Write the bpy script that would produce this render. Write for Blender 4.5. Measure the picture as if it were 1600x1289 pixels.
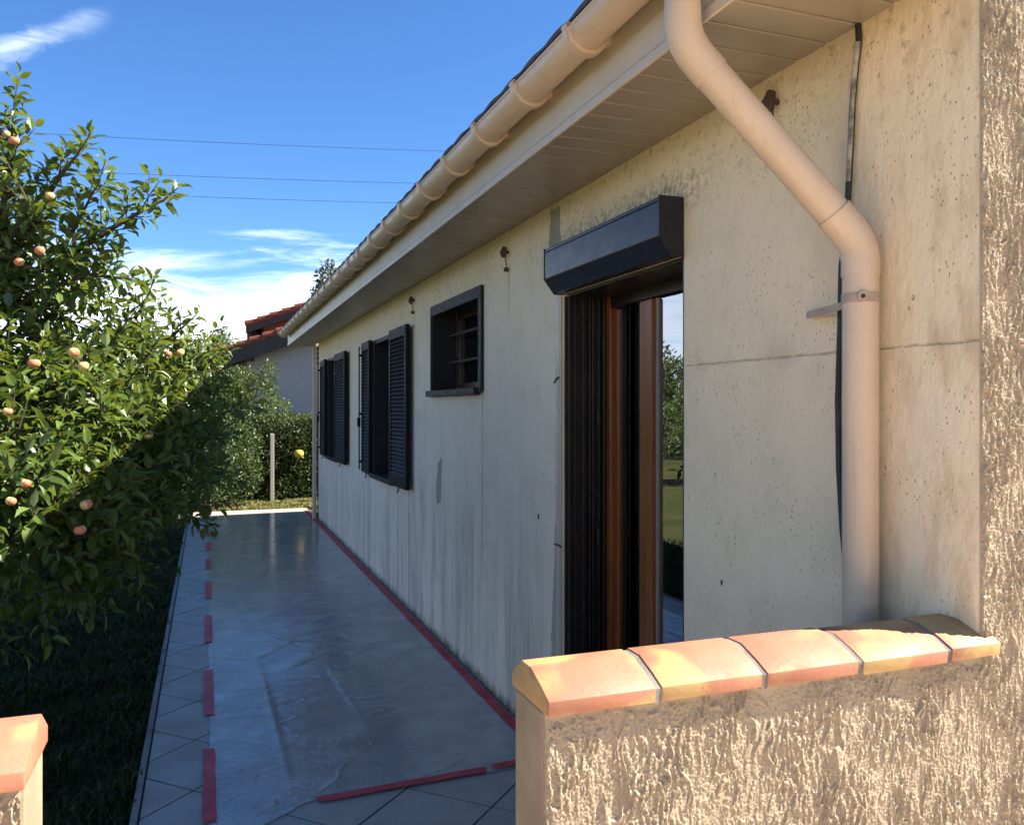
import bpy, bmesh, math, random
import numpy as np
from mathutils import Vector, Matrix, Euler
random.seed(7); RNG = np.random.default_rng(7)
for o in list(bpy.data.objects): bpy.data.objects.remove(o)
SC = bpy.context.scene; COL = SC.collection
R = math.radians
# ------------------------------------------------------------------ camera, light, exposure
TH = math.atan(476/1300.0); FX = 1300.0; HV = 638.0; EYE = 1.6
FWD = Vector((math.sin(TH), math.cos(TH), 0)); RGT = Vector((math.cos(TH), -math.sin(TH), 0)); CT = math.cos(TH)
cam_d = bpy.data.cameras.new('camera'); cam = bpy.data.objects.new('camera', cam_d); COL.objects.link(cam)
cam.location = (0, 0, EYE); cam.rotation_euler = (R(90), 0, -TH)
cam_d.sensor_width = 36; cam_d.lens = FX/1600*36; cam_d.shift_y = -6.5/1600
cam_d.clip_start = 0.05; cam_d.clip_end = 3000
SC.camera = cam
SUNV = Vector((1.0, -0.27, 1.0)).normalized()
SEL = math.asin(SUNV.z); SAZ = math.atan2(SUNV.x, SUNV.y)      # azimuth clockwise from +Y
W = bpy.data.worlds.new("World"); SC.world = W; W.use_nodes = True
nt = W.node_tree; N = nt.nodes; L = nt.links
for n in list(N): N.remove(n)
out = N.new('ShaderNodeOutputWorld'); bg = N.new('ShaderNodeBackground'); sky = N.new('ShaderNodeTexSky')
sky.sky_type = 'NISHITA'; sky.sun_disc = False; sky.sun_elevation = SEL; sky.sun_rotation = SAZ
sky.altitude = 300; sky.air_density = 0.75; sky.dust_density = 0.1; sky.ozone_density = 6.0
bg.inputs[1].default_value = 0.068
def wmath(op, a, b=None, c=None):
    n = N.new('ShaderNodeMath'); n.operation = op
    for i, v in enumerate((a, b, c)):
        if v is None: continue
        if isinstance(v, (int, float)): n.inputs[i].default_value = v
        else: L.new(v, n.inputs[i])
    return n.outputs[0]
def wramp(v, lo, hi, a=0.0, b=1.0):
    n = N.new('ShaderNodeMapRange'); n.interpolation_type = 'SMOOTHSTEP'
    L.new(v, n.inputs[0]); n.inputs[1].default_value = lo; n.inputs[2].default_value = hi; n.inputs[3].default_value = a; n.inputs[4].default_value = b
    return n.outputs[0]
tc = N.new('ShaderNodeTexCoord'); sx = N.new('ShaderNodeSeparateXYZ'); L.new(tc.outputs['Generated'], sx.inputs[0])
az = wmath('ARCTAN2', sx.outputs[0], sx.outputs[1])             # 0 along +Y, positive to +X
el = wmath('ARCSINE', sx.outputs[2])
cb = N.new('ShaderNodeCombineXYZ'); L.new(az, cb.inputs[0]); L.new(el, cb.inputs[1])
def cloud_noise(sc, rot, seed, det=7, rough=.6, dist=.6):
    m = N.new('ShaderNodeMapping'); L.new(cb.outputs[0], m.inputs[0])
    m.inputs['Rotation'].default_value = (0, 0, rot); m.inputs['Scale'].default_value = (sc[0], sc[1], 1); m.inputs['Location'].default_value = (seed, seed*1.7, seed)
    t = N.new('ShaderNodeTexNoise'); L.new(m.outputs[0], t.inputs[0]); t.inputs['Scale'].default_value = 1; t.inputs['Detail'].default_value = det
    t.inputs['Roughness'].default_value = rough; t.inputs['Distortion'].default_value = dist
    return t.outputs[0]
n1 = cloud_noise((3.0, 17.0), R(9), 3.1); n2 = cloud_noise((7, 48.0), R(8), 8.4)
low = wramp(el, R(16.5), R(5.0))
thr = wmath('MULTIPLY_ADD', low, 1.10, -1.92)
mix = wmath('ADD', wmath('MULTIPLY', n1, 1.7), wmath('MULTIPLY', n2, 1.2))
bank = wramp(wmath('ADD', mix, thr), 0.0, 0.66)
# one small wisp high up on the left
wd = wmath('SUBTRACT', el, wmath('MULTIPLY_ADD', az, 0.48, R(21.3)+0.48*R(9)))
wv = wmath('ADD', wd, wmath('MULTIPLY_ADD', cloud_noise((16, 40), R(-15), 5.5), 0.03, -0.015))
wisp = wmath('MULTIPLY', wramp(wmath('ABSOLUTE', wv), 0.017, 0.0), wramp(wmath('ABSOLUTE', wmath('ADD', az, R(9.6))), R(4.6), R(1)))
wisp = wmath('MULTIPLY', wisp, wramp(n2, 0.35, 0.6, 0.12, 0.42))
cl = wmath('MAXIMUM', wmath('MULTIPLY', bank, 0.86), wisp)
cl = wmath('MULTIPLY', cl, wramp(el, R(-1), R(1.5)))
mx = N.new('ShaderNodeMix'); mx.data_type = 'RGBA'; L.new(cl, mx.inputs[0]); 
hs = N.new('ShaderNodeHueSaturation'); hs.inputs['Saturation'].default_value = 1.12; hs.inputs['Hue'].default_value = .501; L.new(sky.outputs[0], hs.inputs['Color']); L.new(hs.outputs[0], mx.inputs[6]); mx.inputs[7].default_value = (7.6, 8.2, 8.9, 1)
L.new(mx.outputs[2], bg.inputs[0]); L.new(bg.outputs[0], out.inputs[0])
sun_d = bpy.data.lights.new('sun', 'SUN'); sun = bpy.data.objects.new('sun', sun_d); COL.objects.link(sun)
sun_d.energy = 5.0; sun_d.angle = R(0.53); sun_d.color = (1.0, 0.90, 0.76)
sun.rotation_euler = SUNV.to_track_quat('Z', 'Y').to_euler(); sun.location = (6, -4, 8)
SC.view_settings.view_transform = 'Standard'; SC.view_settings.look = 'None'
SC.view_settings.gamma = 1; SC.view_settings.use_curve_mapping = False
SC.view_settings.exposure = 1.93

# ------------------------------------------------------------------ helpers
def P(u, v, d):                                   # a point seen at (u, v) of the photo at depth d
    p = FWD*d + RGT*((u-800)/FX*d); p.z = EYE + (HV-v)/FX*d
    return p
def x_at(u, Y):                                   # X of the point on the plane Y seen at column u
    q = (u-800)/FX
    return Y*(math.sin(TH)+q*CT)/(CT-q*math.sin(TH))
ORG = {}
def reg(o, org): ORG[o.name] = Vector(org)
def tag(o, label=None, cat=None, group=None, kind=None):
    if label: o['label'] = label
    if cat: o['category'] = cat
    if group: o['group'] = group
    if kind: o['kind'] = kind
    return o
def empty(name, loc, label, cat, group=None):
    o = bpy.data.objects.new(name, None); COL.objects.link(o); o.location = loc; o.empty_display_size = .1
    reg(o, loc); return tag(o, label, cat, group)
def link(name, me, parent=None, loc=(0, 0, 0), rot=None):
    o = bpy.data.objects.new(name, me); COL.objects.link(o); reg(o, loc)
    if parent is not None:
        o.parent = parent; o.location = Vector(loc)-ORG[parent.name]
    else: o.location = loc
    if rot is not None: o.rotation_euler = rot
    return o
class MB:
    def __init__(s): s.v = []; s.f = []
    def add(s, vs, fs):
        b = len(s.v); s.v += [tuple(p) for p in vs]; s.f += [tuple(i+b for i in f) for f in fs]; return s
    def box(s, x0, x1, y0, y1, z0, z1, M=None):
        vs = [Vector(p) for p in ((x0,y0,z0),(x1,y0,z0),(x1,y1,z0),(x0,y1,z0),(x0,y0,z1),(x1,y0,z1),(x1,y1,z1),(x0,y1,z1))]
        if M is not None: vs = [M @ p for p in vs]
        return s.add(vs, [(0,3,2,1),(4,5,6,7),(0,1,5,4),(1,2,6,5),(2,3,7,6),(3,0,4,7)])
    def tube(s, pts, r, n=10, caps=True):
        pts = [Vector(p) for p in pts]; rs = r if hasattr(r, '__len__') else [r]*len(pts)
        t0 = (pts[1]-pts[0]).normalized(); up = Vector((0,0,1)) if abs(t0.z) < .9 else Vector((0,1,0))
        nx = t0.cross(up).normalized(); vs = []; fs = []
        for i, p in enumerate(pts):
            t = (pts[min(i+1, len(pts)-1)]-pts[max(i-1, 0)]).normalized()
            nx = (nx - t*nx.dot(t)).normalized(); ny = t.cross(nx)
            for k in range(n):
                a = 2*math.pi*k/n; vs.append(p+(nx*math.cos(a)+ny*math.sin(a))*rs[i])
        for i in range(len(pts)-1):
            for k in range(n): fs.append((i*n+k, i*n+(k+1)%n, (i+1)*n+(k+1)%n, (i+1)*n+k))
        if caps: fs.append(tuple(range(n-1,-1,-1))); fs.append(tuple((len(pts)-1)*n+k for k in range(n)))
        return s.add(vs, fs)
    def prism(s, poly, axis, a, b):               # poly in the two other axes
        n = len(poly); vs = []
        for t in (a, b):
            for p, q in poly: vs.append({'x': (t,p,q), 'y': (p,t,q), 'z': (p,q,t)}[axis])
        fs = [tuple(range(n-1,-1,-1)), tuple(range(n, 2*n))]+[(i,(i+1)%n,n+(i+1)%n,n+i) for i in range(n)]
        return s.add(vs, fs)
    def mesh(s, name, mat, org=(0,0,0), smooth=False, bevel=0, seg=2):
        me = bpy.data.meshes.new(name); o = Vector(org)
        me.from_pydata([Vector(p)-o for p in s.v], [], s.f)
        bm = bmesh.new(); bm.from_mesh(me)
        bmesh.ops.recalc_face_normals(bm, faces=bm.faces)
        if bevel:
            es = [e for e in bm.edges if len(e.link_faces) == 2 and e.calc_face_angle(0) > .5]
            bmesh.ops.bevel(bm, geom=es, offset=bevel, segments=seg, affect='EDGES', profile=.5, clamp_overlap=True)
        bm.to_mesh(me); bm.free()
        if smooth: 
            for p in me.polygons: p.use_smooth = True
            try: me.set_sharp_from_angle(angle=R(40))
            except Exception: pass
        me.materials.append(mat); return me
    def build(s, name, mat, parent=None, org=None, **k):
        if org is None:
            if parent is not None: org = ORG[parent.name]
            else:
                a = np.array([tuple(p) for p in s.v]); org = (float(a[:,0].mean()), float(a[:,1].mean()), float(a[:,2].min()))
        return link(name, s.mesh(name, mat, org, **k), parent, org)
def fast_mesh(name, V, F, mat, smooth=False):      # numpy verts (n,3), faces (m,k) all the same k, or list of such arrays
    Fs = F if isinstance(F, list) else [F]
    me = bpy.data.meshes.new(name); me.vertices.add(len(V)); me.vertices.foreach_set('co', np.ascontiguousarray(V, dtype=np.float32).ravel())
    nl = sum(f.size for f in Fs); npoly = sum(len(f) for f in Fs)
    me.loops.add(nl); me.loops.foreach_set('vertex_index', np.concatenate([f.ravel() for f in Fs]).astype(np.int32))
    starts = []; tot = []; c = 0
    for f in Fs:
        k = f.shape[1]; starts.append(c+np.arange(len(f))*k); tot.append(np.full(len(f), k)); c += f.size
    me.polygons.add(npoly); me.polygons.foreach_set('loop_start', np.concatenate(starts).astype(np.int32))
    me.polygons.foreach_set('loop_total', np.concatenate(tot).astype(np.int32))
    me.polygons.foreach_set('use_smooth', np.full(npoly, smooth))
    me.update(calc_edges=True); me.validate(); me.materials.append(mat); return me
def perlin(x, y, seed=0):
    g = np.random.default_rng(seed); T = 256; perm = g.permutation(T); perm = np.concatenate([perm, perm]); ang = g.random(T)*2*np.pi
    gx, gy = np.cos(ang), np.sin(ang); xi = np.floor(x).astype(int); yi = np.floor(y).astype(int); xf = x-xi; yf = y-yi
    u = xf**3*(xf*(xf*6-15)+10); v = yf**3*(yf*(yf*6-15)+10)
    def gr(i, j, a, b):
        h = perm[(perm[i & 255]+j) & 255]; return gx[h]*a+gy[h]*b
    n00 = gr(xi, yi, xf, yf); n10 = gr(xi+1, yi, xf-1, yf); n01 = gr(xi, yi+1, xf, yf-1); n11 = gr(xi+1, yi+1, xf-1, yf-1)
    return (n00*(1-u)+n10*u)*(1-v)+(n01*(1-u)+n11*u)*v
def sstep(a, b, x):
    t = np.clip((x-a)/(b-a), 0, 1); return t*t*(3-2*t)

# ------------------------------------------------------------------ materials
class NM:
    def __init__(s, name, rough=.6, spec=.5):
        s.m = bpy.data.materials.new(name); s.m.use_nodes = True; s.t = s.m.node_tree; s.N = s.t.nodes; s.L = s.t.links
        s.b = s.N['Principled BSDF']; s.b.inputs['Roughness'].default_value = rough; s.b.inputs['Specular IOR Level'].default_value = spec
        s.out = s.N['Material Output']; s._pos = None
    def pos(s):
        if s._pos is None: s._pos = s.N.new('ShaderNodeNewGeometry').outputs['Position']
        return s._pos
    def obj(s): return s.N.new('ShaderNodeTexCoord').outputs['Object']
    def con(s, a, sock):
        if isinstance(a, (int, float)): sock.default_value = a
        elif isinstance(a, (tuple, list)): sock.default_value = tuple(a) if len(a) != 3 or sock.type == 'VECTOR' else tuple(a)+(1,)
        else: s.L.new(a, sock)
    def mp(s, vec, sc, loc=(0,0,0), rot=(0,0,0)):
        m = s.N.new('ShaderNodeMapping'); s.con(vec, m.inputs[0]); m.inputs['Scale'].default_value = sc; m.inputs['Location'].default_value = loc; m.inputs['Rotation'].default_value = rot
        return m.outputs[0]
    def noise(s, vec, scale, det=4, rough=.55, dist=0, color=False):
        n = s.N.new('ShaderNodeTexNoise'); s.con(vec, n.inputs[0]); n.inputs['Scale'].default_value = scale; n.inputs['Detail'].default_value = det
        n.inputs['Roughness'].default_value = rough; n.inputs['Distortion'].default_value = dist
        return n.outputs[1 if color else 0]
    def voro(s, vec, scale, feat='F1', rnd=1, out=0):
        n = s.N.new('ShaderNodeTexVoronoi'); n.feature = feat; s.con(vec, n.inputs['Vector']); n.inputs['Scale'].default_value = scale; n.inputs['Randomness'].default_value = rnd
        return n.outputs[out]
    def ma(s, op, a, b=None, c=None, clamp=False):
        n = s.N.new('ShaderNodeMath'); n.operation = op; n.use_clamp = clamp
        for i, x in enumerate((a, b, c)):
            if x is not None: s.con(x, n.inputs[i])
        return n.outputs[0]
    def rng(s, v, lo, hi, a=0., b=1., smooth=True):
        n = s.N.new('ShaderNodeMapRange'); n.interpolation_type = 'SMOOTHSTEP' if smooth else 'LINEAR'
        s.con(v, n.inputs[0])
        for i, x in enumerate((lo, hi, a, b)): n.inputs[i+1].default_value = x
        return n.outputs[0]
    def mix(s, f, a, b, mode='MIX'):
        n = s.N.new('ShaderNodeMix'); n.data_type = 'RGBA'; n.blend_type = mode; s.con(f, n.inputs[0]); s.con(a, n.inputs[6]); s.con(b, n.inputs[7]); return n.outputs[2]
    def sep(s, v):
        n = s.N.new('ShaderNodeSeparateXYZ'); s.con(v, n.inputs[0]); return n.outputs
    def col(s, c): s.con(c, s.b.inputs['Base Color']); return s
    def rough(s, r): s.con(r, s.b.inputs['Roughness']); return s
    def bump(s, h, dist=.01, st=1.0):
        n = s.N.new('ShaderNodeBump'); n.inputs['Strength'].default_value = st; n.inputs['Distance'].default_value = dist; s.con(h, n.inputs['Height'])
        s.L.new(n.outputs[0], s.b.inputs['Normal']); return s
    def rand(s):                                    # one random number per island and per object
        a = s.N.new('ShaderNodeNewGeometry').outputs['Random Per Island']; b = s.N.new('ShaderNodeObjectInfo').outputs['Random']
        return s.ma('FRACT', s.ma('ADD', a, b))
    def translucent(s, colr, fac):
        t = s.N.new('ShaderNodeBsdfTranslucent'); s.con(colr, t.inputs[0]); mx = s.N.new('ShaderNodeMixShader'); mx.inputs[0].default_value = fac
        s.L.new(s.b.outputs[0], mx.inputs[1]); s.L.new(t.outputs[0], mx.inputs[2]); s.L.new(mx.outputs[0], s.out.inputs[0]); return s

def mat_wall():
    m = NM('cream_render', .9, .25); p = m.pos(); x, y, z = m.sep(p)
    big = m.noise(p, .9, 5, .6); med = m.noise(p, 5, 5, .6); fine = m.noise(p, 45, 4, .6)
    c = m.mix(m.rng(big, .35, .65), (.86, .695, .465), (.83, .69, .50))
    # lower half is paler and greyer, rain-washed
    hgt = m.ma('ADD', z, m.ma('MULTIPLY', m.ma('SUBTRACT', big, .5), 1.6))
    grey = m.ma('MULTIPLY', m.rng(hgt, 2.3, 1.0), m.rng(y, 2.2, 4.5))
    c = m.mix(m.ma('MULTIPLY', grey, .8), c, (.77, .685, .57))
    c = m.mix(m.rng(med, .42, .75, 0, .4), c, (.64, .52, .34))
    # vertical dirt runs
    st = m.noise(m.mp(p, (5, 4.3, .42)), 1, 8, .72, .6)
    st2 = m.noise(m.mp(p, (34, 52, 1.9)), 1, 6, .75, .2)
    run = m.ma('MULTIPLY', m.rng(st, .47, .68), m.rng(st2, .38, .66))
    lowr = m.rng(hgt, 1.75, .35, .12, 1.0)
    farr = m.rng(y, 2.3, 4.0, .25, 1.0)
    c = m.mix(m.ma('MULTIPLY', m.ma('MULTIPLY', run, lowr), m.ma('MULTIPLY', farr, .78)), c, (.17, .155, .14))
    # grey wash at the bottom
    c = m.mix(m.ma('MULTIPLY', m.rng(st, .40, .60), m.ma('MULTIPLY', m.rng(hgt, 1.3, .3), m.ma('MULTIPLY', farr, .34))), c, (.30, .275, .245))
    # mildew under the eave and over the shutter box
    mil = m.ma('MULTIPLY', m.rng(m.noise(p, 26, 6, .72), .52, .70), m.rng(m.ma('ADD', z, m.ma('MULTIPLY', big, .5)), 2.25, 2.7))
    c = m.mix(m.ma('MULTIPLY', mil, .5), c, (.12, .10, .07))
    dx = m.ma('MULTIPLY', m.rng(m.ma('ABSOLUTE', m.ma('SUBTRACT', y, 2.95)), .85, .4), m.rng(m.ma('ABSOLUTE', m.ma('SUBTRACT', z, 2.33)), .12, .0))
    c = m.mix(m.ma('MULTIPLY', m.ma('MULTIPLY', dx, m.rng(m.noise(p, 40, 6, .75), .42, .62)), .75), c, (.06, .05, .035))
    # rusty brown smear in the corner beside the downpipe
    rs = m.ma('MULTIPLY', m.rng(m.noise(m.mp(p, (3, 9, 3)), 1.6, 6, .65), .46, .64), m.rng(y, 1.95, 1.3))
    c = m.mix(m.ma('MULTIPLY', rs, .38), c, (.46, .29, .14))
    # pits: small dark holes, stretched downwards, in patches
    pv = m.mp(p, (1, 1, .55)); pv = m.N.new('ShaderNodeVectorMath') if False else pv
    d1 = m.voro(pv, 95); patch = m.rng(m.noise(p, 6.5, 4, .6), .46, .62)
    pit = m.ma('MULTIPLY', m.rng(d1, .22, .12), m.ma('MULTIPLY', patch, m.rng(m.noise(p, 90, 2), .44, .56)))
    d2 = m.voro(m.mp(p, (1, 1, .7), (3.3, 1, 2)), 17); pit2 = m.rng(m.ma('ADD', d2, m.ma('MULTIPLY', fine, .06)), .115, .075)
    pits = m.ma('MAXIMUM', pit, m.ma('MULTIPLY', pit2, m.rng(m.noise(p, 9, 2), .5, .6)))
    c = m.mix(m.ma('MULTIPLY', pits, .42), c, (.34, .25, .14))
    # the day joint: a hairline running level from the door to the corner
    wob = m.ma('MULTIPLY', m.ma('SUBTRACT', m.noise(p, 16, 7, .8), .5), .014)
    dj = m.ma('ABSOLUTE', m.ma('ADD', m.ma('SUBTRACT', z, 1.742), wob))
    joint = m.ma('MULTIPLY', m.rng(dj, .0045, .0005), m.ma('MULTIPLY', m.rng(y, 2.45, 2.40), m.rng(m.noise(p, 24, 5, .7), .35, .6)))
    jh = m.ma('MULTIPLY', m.rng(dj, .05, .0), m.ma('MULTIPLY', m.rng(y, 2.45, 2.40), m.rng(med, .45, .65)))
    c = m.mix(m.ma('MAXIMUM', m.ma('MULTIPLY', joint, .34), m.ma('MULTIPLY', jh, .16)), c, (.15, .12, .09))
    for py_, pz_ in ((4.146, 2.34), (6.28, 2.345)):
        rr = m.ma('MULTIPLY', m.rng(m.ma('ABSOLUTE', m.ma('ADD', m.ma('SUBTRACT', y, py_), m.ma('MULTIPLY', wob, .3))), .016, .002), m.ma('MULTIPLY', m.rng(z, pz_, pz_-.03), m.rng(z, pz_-.32, pz_-.05)))
        c = m.mix(m.ma('MULTIPLY', rr, .5), c, (.30, .17, .08))
    # a crack under the small window
    wob2 = m.ma('MULTIPLY', m.ma('SUBTRACT', m.noise(m.mp(p, (1, 1, 3)), 8, 5, .7), .5), .05)
    dk = m.ma('ABSOLUTE', m.ma('ADD', m.ma('SUBTRACT', y, 4.60), wob2))
    crack = m.ma('MULTIPLY', m.rng(dk, .010, .003), m.ma('MULTIPLY', m.rng(z, 1.72, 1.69), m.rng(z, .5, .9)))
    c = m.mix(m.ma('MULTIPLY', crack, .6), c, (.12, .11, .10))
    # soil splash and moss at the foot
    moss = m.ma('MULTIPLY', m.rng(m.ma('ADD', z, m.ma('MULTIPLY', m.noise(p, 16, 5, .7), .16)), .16, .08), 1)
    c = m.mix(m.ma('MULTIPLY', moss, .8), c, (.045, .05, .028))
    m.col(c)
    h = m.ma('ADD', m.ma('MULTIPLY', med, .5), m.ma('MULTIPLY', m.noise(m.mp(p, (1, 1, .5)), 38, 6, .68), .5))
    h = m.ma('SUBTRACT', h, m.ma('MULTIPLY', pits, .55)); h = m.ma('SUBTRACT', h, m.ma('MULTIPLY', joint, .4))
    m.bump(h, .012, .9); return m.m
def mat_stucco(name, c1, c2, b=.004):
    m = NM(name, .92, .2); p = m.pos()
    c = m.mix(m.rng(m.noise(p, 7, 5, .6), .35, .68), c1, c2)
    c = m.mix(m.rng(m.noise(p, 120, 3, .6), .55, .75, 0, .35), c, tuple(x*.55 for x in c1))
    m.col(c); m.bump(m.noise(p, 330, 6, .8), b, .9); return m.m
def mat_plain(name, c1, c2=None, rough=.5, sc=6, spec=.5, bump=0, bsc=60, dirt=0):
    m = NM(name, rough, spec); p = m.pos(); c2 = c2 or tuple(x*.82 for x in c1)
    c = m.mix(m.rng(m.noise(p, sc, 5, .62), .32, .7), c1, c2)
    if dirt: c = m.mix(m.rng(m.noise(m.mp(p, (1, 1, .6)), 9, 6, .7), .55, .78, 0, dirt), c, (.10, .085, .065))
    m.col(c); m.rough(m.rng(m.noise(p, sc*3, 3), .3, .7, rough*.85, min(1, rough*1.15)))
    if bump: m.bump(m.noise(p, bsc, 5, .65), bump, .7)
    return m.m
def mat_pvc(name, c1, c2):
    m = NM(name, .36, .45); p = m.pos()
    c = m.mix(m.rng(m.noise(p, 4, 5, .62), .32, .7), c1, c2)
    run = m.ma('MULTIPLY', m.rng(m.noise(m.mp(p, (48, 48, 2.2)), 1, 6, .7, .2), .52, .72), m.rng(m.noise(p, 3.1, 4), .4, .62))
    c = m.mix(m.ma('MULTIPLY', run, .38), c, (.20, .155, .11)); c = m.mix(m.rng(m.noise(p, 110, 4, .7), .66, .74, 0, .45), c, (.18, .14, .10))
    m.col(c); m.rough(m.rng(m.noise(p, 12, 4), .3, .7, .3, .5)); m.bump(m.noise(p, 7, 3), .004, .25); return m.m
def mat_terracotta():
    m = NM('glazed_terracotta', .42, .5); o = m.obj(); rn = m.N.new('ShaderNodeObjectInfo').outputs['Random']
    sh = m.N.new('ShaderNodeVectorMath'); sh.operation = 'ADD'; m.L.new(m.pos(), sh.inputs[0])
    cbn = m.N.new('ShaderNodeCombineXYZ'); m.con(m.ma('MULTIPLY', rn, 7.0), cbn.inputs[0]); m.con(m.ma('MULTIPLY', rn, 3.0), cbn.inputs[1]); m.L.new(cbn.outputs[0], sh.inputs[1])
    v = sh.outputs[0]
    f = m.rng(m.ma('ADD', m.noise(v, 6.0, 2, .4), m.ma('MULTIPLY', m.ma('SUBTRACT', m.N.new('ShaderNodeObjectInfo').outputs['Object Index'], 5.0), .035)), .50, .60)
    c = m.mix(f, (.33, .135, .08), (.41, .27, .105))
    c = m.mix(m.rng(m.noise(v, 24, 4, .6), .52, .75, 0, .55), c, (.29, .115, .07))
    c = m.mix(m.rng(m.noise(v, 34, 6, .75), .58, .72, 0, .35), c, (.30, .19, .12))
    c = m.mix(m.rng(m.noise(v, 150, 3, .6), .62, .72, 0, .7), c, (.16, .08, .05))
    m.col(c); m.bump(m.noise(v, 90, 5, .6), .0015, .6); m.rough(m.rng(m.noise(v, 14, 4), .3, .7, .5, .75)); return m.m
def mat_wood():
    m = NM('varnished_wood', .32, .5); p = m.pos()
    g = m.noise(m.mp(p, (60, 60, 1.6)), 1, 6, .65, .5)
    c = m.mix(m.rng(g, .3, .7), (.30, .085, .02), (.15, .04, .010)); m.col(c); m.bump(g, .001, .5); return m.m
def mat_glass(name, refl, tint=(.75, .8, .82)):
    m = NM(name); m.N.remove(m.b); tr = m.N.new('ShaderNodeBsdfTransparent'); tr.inputs[0].default_value = tint+(1,)
    gl = m.N.new('ShaderNodeBsdfGlossy'); gl.inputs['Roughness'].default_value = .004; gl.inputs[0].default_value = (.92, .95, 1, 1)
    lw = m.N.new('ShaderNodeFresnel'); lw.inputs[0].default_value = 1.55
    mx = m.N.new('ShaderNodeMixShader'); m.L.new(m.ma('MULTIPLY_ADD', lw.outputs[0], 1.6, refl, True), mx.inputs[0])
    m.L.new(tr.outputs[0], mx.inputs[1]); m.L.new(gl.outputs[0], mx.inputs[2]); m.L.new(mx.outputs[0], m.out.inputs[0]); return m.m
def mat_leaf(name, c1, c2, rough=.42, tr=.28, spec=.5, sc=2.5):
    m = NM(name, rough, spec); rn = m.rand(); p = m.pos()
    c = m.mix(rn, c1, c2); c = m.mix(m.rng(m.noise(p, sc, 3), .4, .65, 0, .5), c, tuple(x*1.35 for x in c2))
    back = m.N.new('ShaderNodeNewGeometry').outputs['Backfacing']
    c = m.mix(m.ma('MULTIPLY', back, .5), c, (.14, .19, .10))
    m.col(c); m.translucent(tuple(min(1, x*y) for x, y in zip(c2, (3.2, 2.6, 1.4))), tr); return m.m
def mat_blade():
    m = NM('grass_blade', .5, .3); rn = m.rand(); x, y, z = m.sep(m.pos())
    shaded_green = m.mix(rn, (.015, .025, .006), (.040, .052, .014)); sunlit_yellow = m.mix(rn, (.085, .105, .026), (.24, .21, .075))
    c = m.mix(m.rng(y, 11.0, 13.6), shaded_green, sunlit_yellow); m.col(c); m.translucent((.12, .14, .03), .2); return m.m  # light in the colour: near blades darkened as house shade, far ones paled as sunlit
def mat_tile():
    m = NM('beige_floor_tile', .5, .4); p = m.pos(); rn = m.N.new('ShaderNodeObjectInfo').outputs['Random']
    c = m.mix(rn, (.45, .40, .335), (.40, .36, .305)); c = m.mix(m.rng(m.noise(p, 7, 6, .65), .38, .7, 0, .6), c, (.30, .28, .25))
    c = m.mix(m.rng(m.noise(p, 60, 4, .7), .60, .75, 0, .5), c, (.2, .18, .16)); m.col(c)
    m.bump(m.noise(p, 70, 5), .001, .5); m.rough(m.rng(m.noise(p, 5, 4), .3, .7, .38, .62)); return m.m
def mat_film():
    m = NM('thin_plastic_film', .2, .5); p = m.pos()
    cloud = m.noise(p, 3.2, 5, .6); fine = m.noise(m.mp(p, (9, 30, 1)), 1, 6, .6, 1.2)
    m.col(m.mix(m.rng(cloud, .3, .7), (.43, .405, .37), (.55, .52, .475)))
    m.rough(m.rng(m.noise(p, 2.1, 4), .3, .7, .11, .24)); 
    x, y, z = m.sep(p); wv = m.N.new('ShaderNodeVectorMath'); wv.operation = 'ADD'; m.L.new(p, wv.inputs[0]); m.L.new(m.mp(m.noise(p, 3.5, 4, .6, color=True), (.35, .35, 0)), wv.inputs[1]); q = wv.outputs[0]
    k1 = m.voro(m.mp(q, (9, 14, 1), (0, 0, 0), (0, 0, .5)), 1, 'DISTANCE_TO_EDGE'); k2 = m.voro(m.mp(q, (26, 48, 1), (2, 1, 0), (0, 0, -.35)), 1, 'DISTANCE_TO_EDGE')
    nr = m.ma('MULTIPLY', m.rng(y, 8.6, 5.6, .12, 1), m.rng(m.noise(p, 1.7, 4, .6), .36, .62, .15, 1))
    cr = m.ma('MULTIPLY', m.ma('ADD', m.ma('MULTIPLY', k1, 1.0), m.ma('MULTIPLY', k2, .5)), nr)
    m.bump(m.ma('ADD', m.ma('MULTIPLY', fine, .12), cr), .009, .8)
    m.con(m.rng(m.noise(p, 5, 4), .3, .7, .62, .84), m.b.inputs['Alpha']); m.b.inputs['Coat Weight'].default_value = .5; m.b.inputs['Coat Roughness'].default_value = .11; return m.m
def mat_tape():
    m = NM('red_tape', .38, .5); p = m.pos()
    m.col(m.mix(m.rng(m.noise(p, 9, 5, .6), .35, .7), (.72, .030, .06), (.58, .022, .045)))
    m.bump(m.ma('ADD', m.noise(m.mp(p, (40, 14, 1)), 1, 5, .6), m.noise(p, 60, 5, .7)), .004, .8); m.con(m.rng(m.noise(p, 4, 4), .35, .65, .72, .97), m.b.inputs['Alpha']); return m.m
def mat_apple():
    m = NM('apple_skin', .3, .5); o = m.obj(); z = m.sep(o)[2]; rn = m.N.new('ShaderNodeObjectInfo').outputs['Random']
    f = m.rng(m.ma('ADD', m.ma('ADD', m.noise(m.mp(o, (1, 1, .5)), 28, 4, .6), m.ma('MULTIPLY', m.sep(o)[0], 5)), m.ma('MULTIPLY', m.ma('SUBTRACT', rn, .5), .7)), .3, .75)
    m.col(m.mix(f, (.62, .40, .15), (.56, .19, .10))); return m.m
def mat_ground():
    m = NM('lawn_soil', .95, .15); p = m.pos()
    c = m.mix(m.rng(m.noise(p, .8, 5, .6), .38, .66), (.045, .060, .016), (.085, .082, .030)); c = m.mix(m.rng(m.noise(p, 35, 5, .7), .5, .75, 0, .7), c, (.045, .05, .018))
    m.col(c); m.bump(m.noise(p, 40, 5, .7), .03, .8); return m.m
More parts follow.
